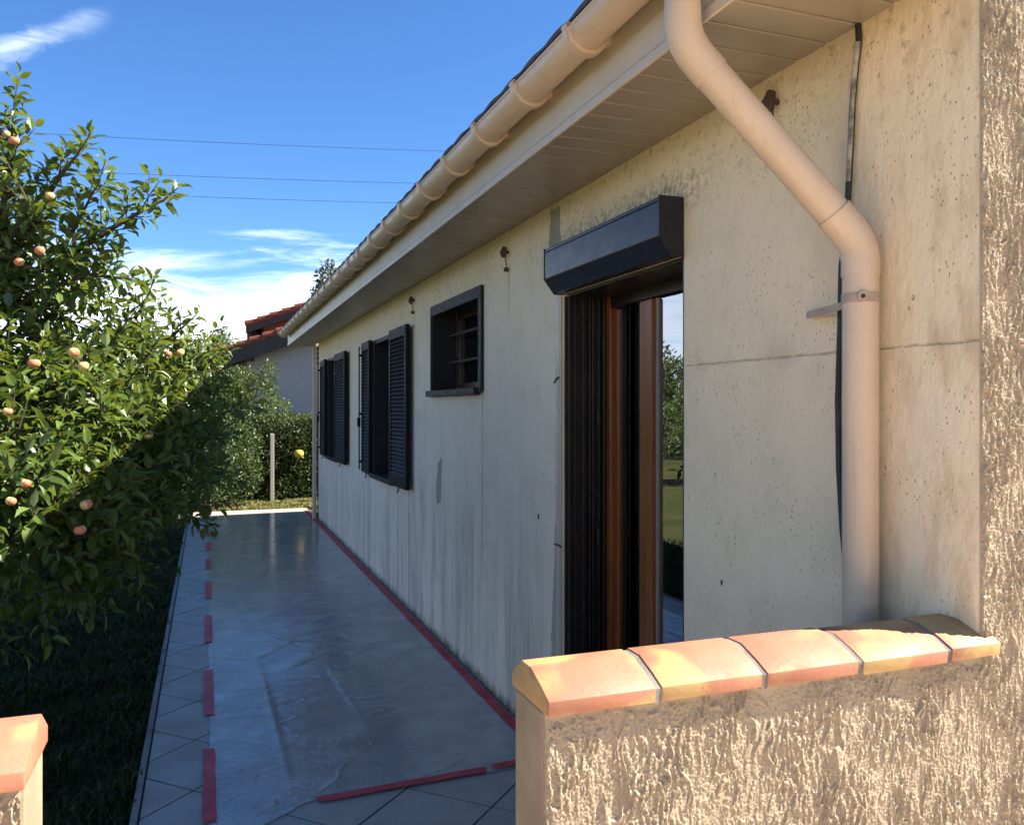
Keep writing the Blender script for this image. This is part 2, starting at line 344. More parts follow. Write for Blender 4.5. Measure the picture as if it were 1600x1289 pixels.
M = dict(wall=mat_wall(), stucco=mat_stucco('rough_stucco', (.50, .41, .295), (.42, .34, .24), .006), smooth_mortar=mat_stucco('smooth_mortar', (.36, .285, .195), (.28, .22, .15), .003),
    terracotta=mat_terracotta(), grout=mat_stucco('grey_grout', (.30, .27, .245), (.18, .165, .15), .006), patch=mat_stucco('grey_patching_mortar', (.44, .40, .33), (.37, .34, .28), .004),
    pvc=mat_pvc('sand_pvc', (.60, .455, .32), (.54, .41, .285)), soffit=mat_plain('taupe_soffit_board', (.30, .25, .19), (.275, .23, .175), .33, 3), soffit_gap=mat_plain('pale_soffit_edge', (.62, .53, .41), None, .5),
    fascia=mat_plain('off_white_fascia', (.56, .475, .365), (.50, .42, .32), .45, 3, dirt=.25), shutter=mat_plain('anthracite_paint', (.008, .008, .0095), (.011, .011, .013), .6, 9, .15), surround=mat_plain('grey_window_surround', (.020, .019, .021), (.016, .0155, .017), .6, 9, .25),
    box=mat_plain('glossy_anthracite', (.018, .018, .022), (.013, .013, .016), .3, 5, .4), brown=mat_plain('dark_brown_rail', (.018, .012, .009), (.028, .018, .013), .35, 6), rubber=mat_plain('black_cable', (.015, .015, .016), (.03, .03, .03), .6, 20),
    cable_paint=mat_plain('flaking_cable_paint', (.45, .40, .33), (.05, .05, .05), .7, 24), clamp=mat_plain('dull_beige_clamp', (.42, .31, .23), (.33, .24, .18), .5, 30), rust=mat_plain('rusty_iron', (.09, .045, .025), (.04, .025, .018), .8, 40, bump=.002), wood=mat_wood(), dark_wood=mat_plain('dark_stained_wood', (.06, .028, .012), (.04, .018, .008), .4, 20), glass=mat_glass('reflective_glass', .24), dim_glass=mat_glass('window_glass', .02),
    tile=mat_tile(), joint=mat_plain('dark_joint', (.02, .019, .017), (.03, .027, .024), .9, 30), film=mat_film(), tape=mat_tape(), apple=mat_apple(), ground=mat_ground(),
    leaf=mat_leaf('apple_leaf', (.022, .046, .009), (.080, .126, .020), .42, .22, .38), hleaf=mat_leaf('hedge_leaf', (.020, .040, .010), (.048, .076, .018), .42, .15, .35), sleaf=mat_leaf('shrub_leaf', (.024, .044, .010), (.058, .086, .020), .45, .25), yleaf=mat_leaf('autumn_leaf', (.11, .14, .03), (.20, .20, .05), .5, .25),
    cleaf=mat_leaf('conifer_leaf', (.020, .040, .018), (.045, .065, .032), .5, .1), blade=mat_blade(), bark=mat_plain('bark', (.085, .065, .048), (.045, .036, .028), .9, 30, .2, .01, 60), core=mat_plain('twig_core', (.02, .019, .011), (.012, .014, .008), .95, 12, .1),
    concrete=mat_plain('concrete', (.36, .34, .31), (.24, .23, .21), .9, 60, .2, .004, 120), nwall=mat_stucco('lilac_grey_render', (.42, .375, .37), (.39, .35, .345), .003), owall=mat_stucco('orange_render', (.42, .20, .11), (.36, .16, .09), .003), nboard=mat_plain('dark_barge_board', (.035, .024, .02), None, .6),
    rooftile=mat_plain('red_roof_tile', (.24, .085, .05), (.18, .06, .038), .8, 5, .2, .004, 60), oldtile=mat_plain('weathered_roof_tile', (.14, .10, .085), (.07, .06, .055), .85, 14, .2, .004, 60), terrace=mat_plain('warm_terrace_paving', (.72, .57, .41), (.64, .50, .36), .8, 4, .3, .003, 40),
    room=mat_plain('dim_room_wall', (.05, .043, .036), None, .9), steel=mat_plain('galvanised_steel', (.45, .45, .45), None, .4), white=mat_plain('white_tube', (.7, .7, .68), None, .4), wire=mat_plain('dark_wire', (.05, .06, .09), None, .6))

# ------------------------------------------------------------------ the ground
XW = 1.5; Y0 = 1.279; Y1 = 12.18; YR = 12.55; ZS = 2.536
g = MB().add([(-600,-600,-.03),(600,-600,-.03),(600,900,-.03),(-600,900,-.03)], [(0,1,2,3)]).build('ground', M['ground'], None, (0,0,-.03)); tag(g, kind='structure')
XL = -.27; PY0 = 1.45; PY1 = 13.72
path = MB().box(XL, XW, PY0, PY1, -.06, -.004).build('path', M['joint'], None, (.6, 7, -.06)); tag(path, kind='structure')
def clip(poly, ax, lim, sgn):
    o = []
    for i, a in enumerate(poly):
        b = poly[(i+1) % len(poly)]; da = sgn*(a[ax]-lim); db = sgn*(b[ax]-lim)
        if da <= 0: o.append(a)
        if da*db < 0:
            t = da/(da-db); o.append((a[0]+(b[0]-a[0])*t, a[1]+(b[1]-a[1])*t))
    return o
TS = .565; H = TS/2                                 # square tiles on the diagonal: pitch of the corners along Y
k0 = 3.52-XL                                        # rising joints Y - X = k0 + TS k ; falling joints Y + X = k1 + TS k
k1 = 3.95+XL
gp = .006
for i in range(-8, 24):
    for j in range(-8, 24):
        a0 = k0+TS*i+gp; a1 = k0+TS*(i+1)-gp; b0 = k1+TS*j+gp; b1 = k1+TS*(j+1)-gp
        poly = [((b-a)/2, (a+b)/2) for a, b in ((a0,b0),(a0,b1),(a1,b1),(a1,b0))]
        for ax, lim, sg in ((0,XL+.022,-1),(0,XW-.004,1),(1,PY0,-1),(1,PY1,1)):
            if poly: poly = clip(poly, ax, lim, sg)
        if len(poly) < 3: continue
        ar = abs(sum(poly[q][0]*poly[(q+1)%len(poly)][1]-poly[(q+1)%len(poly)][0]*poly[q][1] for q in range(len(poly))))/2
        if ar < .0015: continue
        cx = sum(p[0] for p in poly)/len(poly); cy = sum(p[1] for p in poly)/len(poly)
        zz = random.uniform(-.0008, .0008)
        MB().prism(poly, 'z', -.012, zz).build('paving_tile', M['tile'], path, (cx, cy, 0), bevel=.0012, seg=1)
MB().box(XL-.012, XL+.014, PY0, PY1, -.06, .006).build('edging_strip', M['concrete'], path)
ter = MB().box(-2.6, 6, -7, 1.44, -.06, .012).build('terrace', M['terrace'], None, (0,-2,-.06)); tag(ter, kind='structure')

# ------------------------------------------------------------------ the house
house = empty('house', (4.5, 6.7, 0), 'cream rendered single storey house with beige gutter, anthracite shutters and open patio door', 'house')
holes = [(2.42, 3.43, 0.0, 2.11), (4.58, 5.716, 1.70, 2.30), (6.95, 7.92, .975, 2.235), (10.2, 11.1, .975, 2.235)]
ys = sorted({Y0, Y1}|{h[0] for h in holes}|{h[1] for h in holes}); zs = sorted({-.05, 2.70}|{h[2] for h in holes}|{h[3] for h in holes}|{.97})
zs = sorted(set(zs))
def solid(ya, yb, za, zb):
    ym = (ya+yb)/2; zm = (za+zb)/2
    return not any(h[0] < ym < h[1] and h[2] < zm < h[3] for h in holes)
w = MB(); TW = .26
for i in range(len(ys)-1):
    for j in range(len(zs)-1):
        if not solid(ys[i], ys[i+1], zs[j], zs[j+1]): continue
        for X in (XW, XW+TW):
            w.add([(X,ys[i],zs[j]),(X,ys[i+1],zs[j]),(X,ys[i+1],zs[j+1]),(X,ys[i],zs[j+1])], [(0,3,2,1) if X == XW else (0,1,2,3)])
for a, b, c, d in holes:
    w.add([(XW,a,c),(XW+TW,a,c),(XW+TW,a,d),(XW,a,d)], [(0,1,2,3)]); w.add([(XW,b,c),(XW+TW,b,c),(XW+TW,b,d),(XW,b,d)], [(3,2,1,0)])
    w.add([(XW,a,d),(XW+TW,a,d),(XW+TW,b,d),(XW,b,d)], [(0,1,2,3)]); w.add([(XW,a,c),(XW+TW,a,c),(XW+TW,b,c),(XW,b,c)], [(3,2,1,0)])
me = bpy.data.meshes.new('wall'); me.from_pydata([Vector(p)-ORG['house'] for p in w.v], [], w.f)
bm = bmesh.new(); bm.from_mesh(me); bmesh.ops.remove_doubles(bm, verts=bm.verts, dist=1e-5); bm.to_mesh(me); bm.free()
me.materials.append(M['wall']); link('wall', me, house, ORG['house'])
# far gable, back wall, near gable body behind the rough coat, floor and partitions
gb = MB(); gb.prism([(XW,-.05),(9.5,-.05),(9.5,2.7),(5.5,3.95),(XW,2.7)], 'y', Y1, Y1+.004)
gb.build('gable_wall', M['wall'], house)
MB().box(9.3, 9.5, Y0+.05, Y1, -.05, 2.7).build('back_wall', M['wall'], house)
MB().prism([(XW+.01,-.05),(9.5,-.05),(9.5,2.7),(5.5,3.95),(XW+.01,2.7)], 'y', Y0+.02, Y0+.2).build('gable_wall', M['smooth_mortar'], house)
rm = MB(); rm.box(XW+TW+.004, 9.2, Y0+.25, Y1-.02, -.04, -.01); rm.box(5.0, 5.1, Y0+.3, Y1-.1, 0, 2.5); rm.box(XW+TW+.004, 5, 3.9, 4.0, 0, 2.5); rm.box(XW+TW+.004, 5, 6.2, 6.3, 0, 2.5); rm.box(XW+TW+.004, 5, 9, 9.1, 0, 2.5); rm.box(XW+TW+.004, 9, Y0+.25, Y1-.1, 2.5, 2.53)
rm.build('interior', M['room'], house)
# rough trowelled coat: a finely displaced sheet
AMP = 1.0
def stucco_h(X, Z, seed):
    wx = perlin(X*22, Z*14, seed+1)*.9; wz = perlin(X*20+5, Z*12, seed+2)*.7
    a = perlin(X*105+wx*1.5, Z*31+wz*1.6, seed+3); a2 = perlin(X*170+wx*1.2, Z*62+wz*1.5, seed+13); b = perlin(X*230+wx, Z*150+wz*2, seed+4)
    c = perlin(X*340+wz*2, Z*290+wx, seed+5)+.7*perlin(X*180, Z*200+wz, seed+15)
    dens = sstep(-.30, .20, perlin(X*10, Z*6, seed+6))
    crest = sstep(.02, .13, a+.35*a2)*(.35+.65*dens)
    ridge = np.clip(1-np.abs(a2)*3.4, 0, 1)**1.6*(.25+.75*dens)
    drip = sstep(.82, .96, 1-np.abs(perlin(X*46+wx*1.7, Z*10+wz, seed+7))*2.1)*sstep(.05, .3, perlin(X*13, Z*9, seed+8))
    return (.0034*crest+.0020*ridge+.0044*drip+.0028*np.abs(b)*(.3+dens)+.0019*c)*AMP
def stucco_sheet(name, x0, x1, z0, z1, y, parent, seed, fade_top=0, step=.0015, skirt_left=True):
    nx = int((x1-x0)/step); nz = int((z1-z0)/(step*1.15)); X, Z = np.meshgrid(np.linspace(x0, x1, nx), np.linspace(z0, z1, nz))
    h = stucco_h(X, Z, seed)
    if fade_top: h = h*(1-sstep(z1-fade_top*1.5, z1-fade_top*.5, Z+.02*perlin(X*16, Z*0, seed+9)))
    V = np.stack([X, y-h, Z], -1); 
    if skirt_left: V[:, 0, 1] = y+.003
    V = V.reshape(-1, 3); idx = np.arange(nx*nz).reshape(nz, nx)
    F = np.stack([idx[:-1,:-1], idx[:-1,1:], idx[1:,1:], idx[1:,:-1]], -1).reshape(-1, 4)
    o = ORG[parent.name]; me = fast_mesh(name, V-np.array(o), F, M['stucco'], True)
    return link(name, me, parent, o)
AMP = 1.2; stucco_sheet('rough_render', XW-.0015, 1.80, .55, 2.68, Y0, house, 40, skirt_left=True, step=.0015); AMP = 1.0
cz = MB(); cz.box(1.80, 9.5, Y0, Y0+.02, 0, 2.7); cz.box(XW, 1.80, Y0, Y0+.02, 0, .55); cz.build('lower_render', M['stucco'], house)
# soffit, fascia, roof
XF = 1.106
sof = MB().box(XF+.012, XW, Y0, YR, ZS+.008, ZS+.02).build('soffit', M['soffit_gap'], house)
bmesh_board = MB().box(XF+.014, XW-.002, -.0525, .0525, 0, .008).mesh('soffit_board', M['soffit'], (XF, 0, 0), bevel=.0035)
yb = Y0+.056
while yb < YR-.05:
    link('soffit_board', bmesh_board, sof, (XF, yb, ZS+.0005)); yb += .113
fa = MB(); fa.box(XF, XF+.012, Y0, YR, 2.52, 2.735); fa.box(XF-.006, XF, Y0, YR, 2.512, 2.540); fa.box(XF-.003, XF, Y0, YR, 2.543, 2.548)
fa.build('fascia', M['fascia'], house, bevel=.0015)
MB().box(XF, XW+.1, YR, YR+.012, 2.512, 2.735).build('end_fascia', M['fascia'], house, bevel=.002)
# roof: two waved slopes of old tiles
def roof_slope(x0, z0, x1, z1, y0, y1, name, mat, parent, wave=.2, amp=.03, th=.05):
    ny = int((y1-y0)/.03); Yv = np.linspace(y0, y1, ny); V = []
    for t in (0, 1):
        for (x, z) in ((x0, z0), (x1, z1)):
            for y in Yv: V.append((x, y, z+(amp*abs(math.sin(math.pi*y/wave)) if t else -th*.4)))
    V = np.array(V); a = np.arange(ny-1); F = [np.stack([b0+a, b0+a+1, b1+a+1, b1+a], -1) for b0, b1 in ((0, ny), (2*ny, 3*ny), (0, 2*ny), (ny, 3*ny))]
    F.append(np.array([[0, ny, 3*ny, 2*ny], [ny-1, 2*ny-1, 4*ny-1, 3*ny-1]]))
    o = ORG[parent.name]; return link(name, fast_mesh(name, V-np.array(o), F, mat), parent, o)
roof_slope(.982, 2.722, 5.5, 3.95, Y0-.01, Y1+.03, 'roof', M['oldtile'], house, .2, .009, .02)
roof_slope(10, 2.722, 5.5, 3.95, Y0-.01, Y1+.03, 'roof', M['oldtile'], house)
# gutter: half-round trough with a bead, unions and hangers
GX, GZ, GR = 1.031, 2.69, .0567; NSEG = 18
def arc(r, a0=math.pi, a1=2*math.pi, n=NSEG): return [(GX+r*math.cos(a0+(a1-a0)*i/n), GZ+r*math.sin(a0+(a1-a0)*i/n)) for i in range(n+1)]
poly = arc(GR)+arc(GR-.003)[::-1]
gt = MB().prism(poly, 'y', Y0+.03, YR); gt.tube([(GX-GR+.002, Y0+.03, GZ+.002), (GX-GR+.002, YR, GZ+.002)], .0065, 10)
gutter = gt.build('gutter', M['pvc'], house, smooth=True)
MB().prism(arc(GR-.001)[:], 'y', YR-.006, YR).build('end_cap', M['pvc'], gutter, bevel=.001)
bp = [(x-GX, z-GZ) for x, z in arc(GR+.0135, R(172), R(372))]+[(x-GX, z-GZ) for x, z in arc(GR+.001, R(172), R(372))][::-1]
bk = MB().prism(bp, 'y', -.017, .017)
bk.box(XF-GX-.02, XF-GX, -.014, .014, -.030, -.004); bk.tube([(-GR-.008, -.017, .005), (-GR-.008, .017, .005)], .008, 8); bk.tube([(XF-GX-.016, 0, -.018), (XF-GX-.0265, 0, -.018)], .007, 8)
bkm = bk.mesh('gutter_hanger', M['pvc'], smooth=True)
yb = 1.335+.30
yb = 2.19-.445
for k in range(26):
    y = yb+.445*k
    if y < YR-.05: link('gutter_hanger', bkm, gutter, (GX, y, GZ))
un = MB().prism([(x-GX, z-GZ) for x, z in arc(GR+.005)]+[(x-GX, z-GZ) for x, z in arc(GR)][::-1], 'y', -.05, .05).mesh('gutter_union', M['pvc'], smooth=True)
for y in (6.0, 9.95): link('gutter_union', un, gutter, (GX, y, GZ))
# downpipe
dp0 = Vector((1.040, 1.685, 0)); dp1 = Vector((1.442, 1.555, 0)); RP = .0405
A = Vector((dp0.x, dp0.y, 2.455)); B = Vector((dp1.x, dp1.y, 1.985)); ad = (B-A).normalized()
def bez(a, b, c, n=9): return [a*(1-t)**2+b*2*t*(1-t)+c*t*t for t in [i/n for i in range(n+1)]]
down = MB().tube([A+ad*.10, B-ad*.085], RP, 28).build('downpipe', M['pvc'], house, smooth=True)
MB().tube([Vector((dp0.x, dp0.y, 2.665)), Vector((dp0.x, dp0.y, 2.60))], RP+.004, 28).tube([Vector((dp0.x, dp0.y, 2.60)), Vector((dp0.x, dp0.y, 2.52))], RP+.0015, 28).build('outlet', M['pvc'], down, smooth=True)
MB().tube([Vector((A.x, A.y, 2.53))]+bez(Vector((A.x, A.y, A.z+.055)), A, A+ad*.06)+[A+ad*.105], RP+.0028, 28).build('elbow', M['pvc'], down, smooth=True)
eb = MB().tube([B-ad*.095]+bez(B-ad*.05, B, Vector((B.x, B.y, B.z-.045)))+[Vector((B.x, B.y, B.z-.075))], RP+.0028, 28); eb.build('elbow', M['pvc'], down, smooth=True)
MB().tube([B-ad*.098, B-ad*.089], RP+.0036, 28).build('elbow_rim', M['pvc'], down, smooth=True)
MB().tube([Vector((B.x, B.y, B.z-.066)), Vector((B.x, B.y, 0.01))], RP+.0005, 28).build('lower_pipe', M['pvc'], down, smooth=True)
cl_ = MB().tube([Vector((B.x, B.y, 1.868)), Vector((B.x, B.y, 1.846))], RP+.0028, 28)
fd = Vector((-.60, -.80, 0)); pt = Vector((B.x, B.y, 1.857))+fd*(RP+.001)
MB().tube([pt-fd*.002, pt+fd*.012], .0115, 12).tube([pt+fd*.012, pt+fd*.0125], .0045, 8).build('bolt', M['clamp'], down); MB().tube([pt+fd*.0126, pt+fd*.0132], .005, 10).build('bolt_recess', M['rust'], down)
cl_.prism([(B.x-.022, B.y+RP-.010),(XW-.020, B.y+.235),(XW-.016, B.y+.235),(B.x-.016, B.y+RP-.008)], 'z', 1.836, 1.854)
cl_.build('pipe_clamp', M['clamp'], down, bevel=.001)
# pipe at the far corner
MB().tube([(1.455, Y1+.12, 2.52), (1.455, Y1+.12, 0)], .03, 16).build('corner_pipe', M['pvc'], house, smooth=True)
cb_ = MB()
for z in (2.44, 2.37, 2.30, 2.23): cb_.box(XW-.025, XW, Y1-.03, Y1+.01, z, z+.035)
cb_.tube([(XW-.01, Y1-.01, 2.5), (XW-.012, Y1-.012, .05)], .006, 6); cb_.build('corner_bracket', M['rust'], house)

# ---- patio door
def wb(u, X=XW): return (FX*X/(CT*(u-324)) - X*math.sin(TH))/CT      # Y on the plane X at column u
door = MB().box(1.70, 1.76, 3.36, 3.428, .02, 2.105).build('patio_door', M['wood'], house, bevel=.004)
st = MB().box(1.70, 1.76, 2.424, 3.36, 2.05, 2.105); st.build('door_head', M['brown'], door, bevel=.004)
MB().box(1.70, 1.76, 2.424, 3.36, .0, .05).build('threshold', M['wood'], door, bevel=.004)
ya, yb2 = 2.955, 3.075
MB().box(1.690, 1.755, ya+.05, yb2, .06, 2.045).build('door_stile', M['wood'], door, bevel=.006, seg=3)
MB().box(1.680, 1.745, ya, ya+.046, .06, 2.045).build('door_stile', M['wood'], door, bevel=.006, seg=3)
MB().box(1.6995, 1.709, ya-.012, ya-.001, .06, 2.045).build('glazing_bead', M['soffit'], door)
MB().box(1.708, 1.716, 2.46, ya-.001, .08, 2.04).build('glass_pane', M['glass'], door)
MB().box(1.730, 1.738, yb2+.002, 3.36, .06, 2.045).build('glass_pane', M['dim_glass'], door)
MB().box(1.722, 1.76, 3.325, 3.357, .06, 2.045).build('door_stile', M['wood'], door, bevel=.006)
for z in (1.56, 1.02): MB().tube([(1.657, 3.392, z-.03), (1.657, 3.392, z+.03)], .005, 8).build('hinge', M['rust'], door)
gr_ = MB(); gr_.box(1.506, 1.695, 3.418, 3.429, .01, 2.10); rail = gr_.build('shutter_reveal', M['brown'], house)
for X0, X1, dy in ((1.515, 1.530, .018), (1.546, 1.556, .010), (1.585, 1.60, .016), (1.612, 1.618, .03), (1.632, 1.644, .014), (1.66, 1.668, .02), (1.68, 1.69, .032)):
    MB().box(X0, X1, 3.418-dy, 3.418, .02, 2.10).build('guide_rail', M['brown'], rail, bevel=.002)
MB().box(1.503, 1.545, 2.421, 2.432, .02, 2.10).build('guide_rail', M['brown'], house)
MB().box(1.506, 1.76, 2.434, 3.41, 2.098, 2.109).build('door_lintel', M['brown'], house)
# roller shutter box
BX = 1.406; by0, by1 = 2.418, 3.425
prof = [(XW-.001, 2.303), (BX, 2.303), (BX, 2.172), (BX+.048, 2.110), (XW-.001, 2.110)]
rb = MB().prism(prof, 'y', by0+.006, by1-.006).build('roller_shutter_box', M['box'], house, bevel=.004, seg=3)
ep = [(XW-.001, 2.307), (BX-.003, 2.307), (BX-.003, 2.171), (BX+.047, 2.106), (XW-.001, 2.106)]
MB().prism(ep, 'y', by0, by0+.005).build('end_plate', M['box'], rb, bevel=.0015); MB().prism(ep, 'y', by1-.005, by1).build('end_plate', M['box'], rb, bevel=.0015)
MB().box(BX-.002, BX, by0+.006, by1-.006, 2.286, 2.290).build('seam', M['shutter'], rb)
# strips of stripped render and cement repairs beside the door
def patch_shape(name, pts, X=XW, mat='patch', th=.003, seed=1, wob=.008):
    g_ = random.Random(seed); pp = []
    for i, a in enumerate(pts):
        b = pts[(i+1) % len(pts)]; n = max(1, int(math.hypot(b[0]-a[0], b[1]-a[1])/.022))
        for k in range(n): t = k/n; pp.append((a[0]+(b[0]-a[0])*t+g_.uniform(-wob, wob), a[1]+(b[1]-a[1])*t+g_.uniform(-wob, wob)))
    return MB().prism(pp, 'x', X-th, X-.0003).build(name, M[mat], house)
patch_shape('cement_patch', [(3.46, 2.29), (3.46, 2.515), (3.56, 2.52), (3.585, 2.38), (3.57, 2.27)], seed=3)
patch_shape('cement_patch', [(3.452, .0), (3.452, 2.10), (3.50, 2.10), (3.505, 1.2), (3.52, .9), (3.56, .55), (3.54, .0)], seed=4, wob=.006)
patch_shape('cement_patch', [(5.49, 1.26), (5.57, 1.22), (5.63, 1.05), (5.61, .93), (5.52, .96), (5.50, 1.1)], seed=5)
fl = MB().box(1.490, 1.4965, 3.436, 3.448, .05, 2.10); fl.box(1.490, 1.4965, 3.455, 3.485, .35, 2.1); fl.build('trim_strip', M['fascia'], house)
ck = MB().tube([(1.487, 3.50, 1.715), (1.484, 3.47, 1.735), (1.484, 3.44, 1.74)], .004, 6); ck.tube([(1.487, 3.50, .98), (1.484, 3.46, .985), (1.484, 3.42, .98)], .004, 6); ck.build('tie_wire', M['rubber'], house)

# ---- windows
def window(y0, y1, z0, z1, kind):
    wd = empty('window', (1.6, (y0+y1)/2, z0), None, None); wd.parent = house; wd.location = wd.location-ORG['house']
    X = 1.665; f = .055
    s_ = MB(); s_.box(X, X+.05, y0+.03, y0+.03+f, z0+.02, z1-.02); s_.box(X, X+.05, y1-.03-f, y1-.03, z0+.02, z1-.02); s_.box(X, X+.05, y0+.03+f, y1-.03-f, z1-.02-f, z1-.02); s_.box(X, X+.05, y0+.03+f, y1-.03-f, z0+.02, z0+.02+f)
    ym = (y0+y1)/2; s_.box(X-.004, X+.045, ym-.04, ym+.04, z0+.02+f, z1-.02-f)
    s_.build('window_frame', M['dark_wood'], wd, bevel=.004)
    MB().box(X+.02, X+.026, y0+.03+f, y1-.03-f, z0+.02+f, z1-.02-f).build('pane', M['dim_glass'], wd)
    t = .026; ln = MB(); x0 = XW-.012 if kind == 'small' else XW-.006; xb = X-.002
    ln.box(x0, xb, y0-.012, y0+t, z0+.0, z1+.012); ln.box(x0, xb, y1-t, y1+.012, z0, z1+.012); ln.box(x0, xb, y0+t, y1-t, z1-t, z1+.012)
    ln.build('surround', M['surround'], wd, bevel=.002)
    if kind == 'small':
        e = MB(); w_ = .042
        e.box(XW-.020, XW-.012, y0-.014, y0+w_, z0-.01, z1+.014); e.box(XW-.020, XW-.012, y1-.012, y1+.012, z0-.01, z1+.014); e.box(XW-.020, XW-.012, y0+w_, y1-.012, z1-.055, z1+.014)
        e.build('surround_face', M['surround'], wd, bevel=.002)
        MB().box(XW-.045, xb, y0+.05, y1+.05, z0-.02, z0+.022).build('sill', M['surround'], wd, bevel=.004)
        for z in (z0+.22, z0+.41): MB().tube([(1.615, y0+t, z), (1.615, y1-t, z)], .009, 10).build('security_bar', M['rust'], wd)
    else: MB().box(XW-.05, xb, y0-.02, y1+.02, z0-.03, z0+.012).build('sill', M['surround'], wd, bevel=.004)
    return wd
window(*holes[1], 'small'); window(*holes[2], 'tall'); window(*holes[3], 'tall')
# ---- louvred shutters (a leaf and its slats; the slat mesh is shared)
def shutter(ya, yb, z0, z1, X, tilt=0, rod=False):
    wv = yb-ya; th = .034; loc = Vector((X, ya, z0)); hh = z1-z0; s_ = .055
    f = MB(); f.box(-th, 0, 0, s_, 0, hh); f.box(-th, 0, wv-s_, wv, 0, hh); f.box(-th, 0, s_, wv-s_, hh-.085, hh); f.box(-th, 0, s_, wv-s_, 0, .10)
    o = link('shutter', f.mesh('shutter', M['shutter'], bevel=.004), house, loc, (0, 0, tilt))
    sm = MB().box(-.024, .024, s_-.004, wv-s_+.004, -.004, .004, Matrix.Translation((-th/2, 0, 0)) @ Matrix.Rotation(R(-52), 4, 'Y')).mesh('slat', M['shutter'], bevel=.002, seg=1)
    n = 34
    for k in range(n):
        c = bpy.data.objects.new('slat', sm); COL.objects.link(c); c.parent = o; c.location = (0, 0, .10+(hh-.185)*(k+.5)/n)
    if rod:
        hg = MB().tube([(-th-.022, wv-.02, .02), (-th-.022, wv-.02, hh-.03)], .007, 8); hg.box(-th-.04, -th-.01, wv-.035, wv-.005, hh*.35, hh*.42)
        for z in (.1, hh*.45, hh-.12): hg.box(-th-.028, -th, wv-.035, wv-.008, z-.012, z+.012)
        c = link('locking_rod', hg.mesh('locking_rod', M['shutter'])); c.parent = o; c.location = (0, 0, 0)
    hg = MB().tube([(-.02, wv*.5, .004), (-.02, wv*.5, -.03), (-.03, wv*.5+.02, -.045)], .006, 6)
    c = link('shutter_catch', hg.mesh('shutter_catch', M['shutter'])); c.parent = o; c.location = (0, 0, 0)
    return o
shutter(6.31, 6.95, .965, 2.252, 1.470)
shutter(7.93, 8.42, .965, 2.252, 1.480, R(-1.5), True)
shutter(9.38, 10.18, .965, 2.245, 1.470)
shutter(11.12, 11.75, .965, 2.245, 1.478, R(-1.5), True)
# ---- line pegs, cable, holes
for y, dz in ((4.146, .825), (6.28, .83), (1.93, .855)):
    pg = MB(); z = EYE+dz; pg.tube([(XW, y, z), (XW-.030, y, z+.004)], .008, 10); pg.tube([(XW-.022, y, z+.028), (XW-.030, y+.006, z-.004), (XW-.026, y+.004, z-.026)], [.012, .019, .012], 10)
    pg.tube([(XW-.005, y+.0, z-.092), (XW-.026, y, z-.092)], .011, 8); pg.tube([(XW-.020, y, z-.02), (XW-.012, y, z-.092)], .003, 6)
    pg.build('line_peg', M['rust'], house, smooth=True)
cp = [Vector((XW-.010, y, z)) for y, z in ((1.615, 2.535), (1.612, 2.49), (1.622, 2.44), (1.634, 2.34), (1.640, 2.24), (1.646, 2.16), (1.655, 2.05), (1.672, 1.95), (1.676, 1.8), (1.684, 1.62), (1.680, 1.45), (1.668, 1.3), (1.655, 1.2))]
cbl = MB().tube(cp, .0075, 10).build('cable', M['rubber'], house, smooth=True)
MB().tube([p+Vector((-.0035, -.002, 0)) for p in cp[1:5]], .0065, 10).build('paint_flake', M['cable_paint'], cbl, smooth=True)
MB().tube([p+Vector((-.0035, -.002, 0)) for p in cp[4:6]], .0062, 8).build('paint_flake', M['cable_paint'], cbl, smooth=True)
for y, z, s_ in ((2.20, 1.06, .007), (3.72, 1.08, .011)):
    MB().tube([(XW-.0012, y, z+s_), (XW-.0012, y+.002, z-s_*1.2)], [s_*.5, s_*.35], 8).build('drill_hole', M['rubber'], house)

# ------------------------------------------------------------------ garden walls with tile copings
def coping_profile():
    return [(1.259, 1.093), (1.257, 1.119), (1.290, 1.1345), (1.338, 1.1525), (1.384, 1.1525), (1.433, 1.119), (1.433, 1.093)]
def coping(parent, xs, seed, tone):
    g_ = random.Random(seed)
    for a, b, tn in zip(xs[:-1], xs[1:], tone):
        dz = g_.uniform(-.0012, .0012); dy = g_.uniform(-.0015, .0015)
        MB().prism([(y+dy, z+dz) for y, z in coping_profile()], 'x', a+.006, b-.006).build('coping_tile', M['terracotta'], parent, ((a+b)/2, 1.34, 1.1), bevel=.0022, smooth=True).pass_index = tn
        if b != xs[-1]: MB().prism([(y+(.003 if y < 1.34 else -.003), z-.002) for y, z in coping_profile()], 'x', b-.0075, b+.0075).build('mortar_joint', M['grout'], parent)
XA = .525; xs = [x_at(u, 1.258) for u in (852, 1030, 1196, 1346, 1485)]+[1.535]
gw = empty('garden_wall', (1.0, 1.35, 0), 'low rough stucco wall with salmon and yellow tile coping joining the house corner', 'wall')
MB().box(XA, XW, Y0+.006, 1.418, 0, 1.093).build('masonry', M['smooth_mortar'], gw, bevel=.004)
stucco_sheet('rough_render', XA+.002, XW-.002, .45, 1.0925, Y0, gw, 70, fade_top=.012)
MB().box(XA, XW-.002, Y0-.002, Y0+.004, 0, .45).build('lower_render', M['stucco'], gw)
coping(gw, xs, 5, [5, 7, 4, 8, 9])
gw2 = empty('garden_wall', (-1.0, 1.35, 0), 'low stucco wall across the gate opening, its sunlit tiled end at the lower left', 'wall')
XB = -.232
MB().box(-1.9, XB, Y0+.006, 1.418, 0, 1.093).build('masonry', M['smooth_mortar'], gw2, bevel=.006)
stucco_sheet('rough_render', -.75, XB-.004, .55, 1.0925, Y0, gw2, 90, fade_top=.012)
MB().box(-1.9, -.75, Y0-.002, Y0+.004, 0, 1.09).build('lower_render', M['stucco'], gw2)
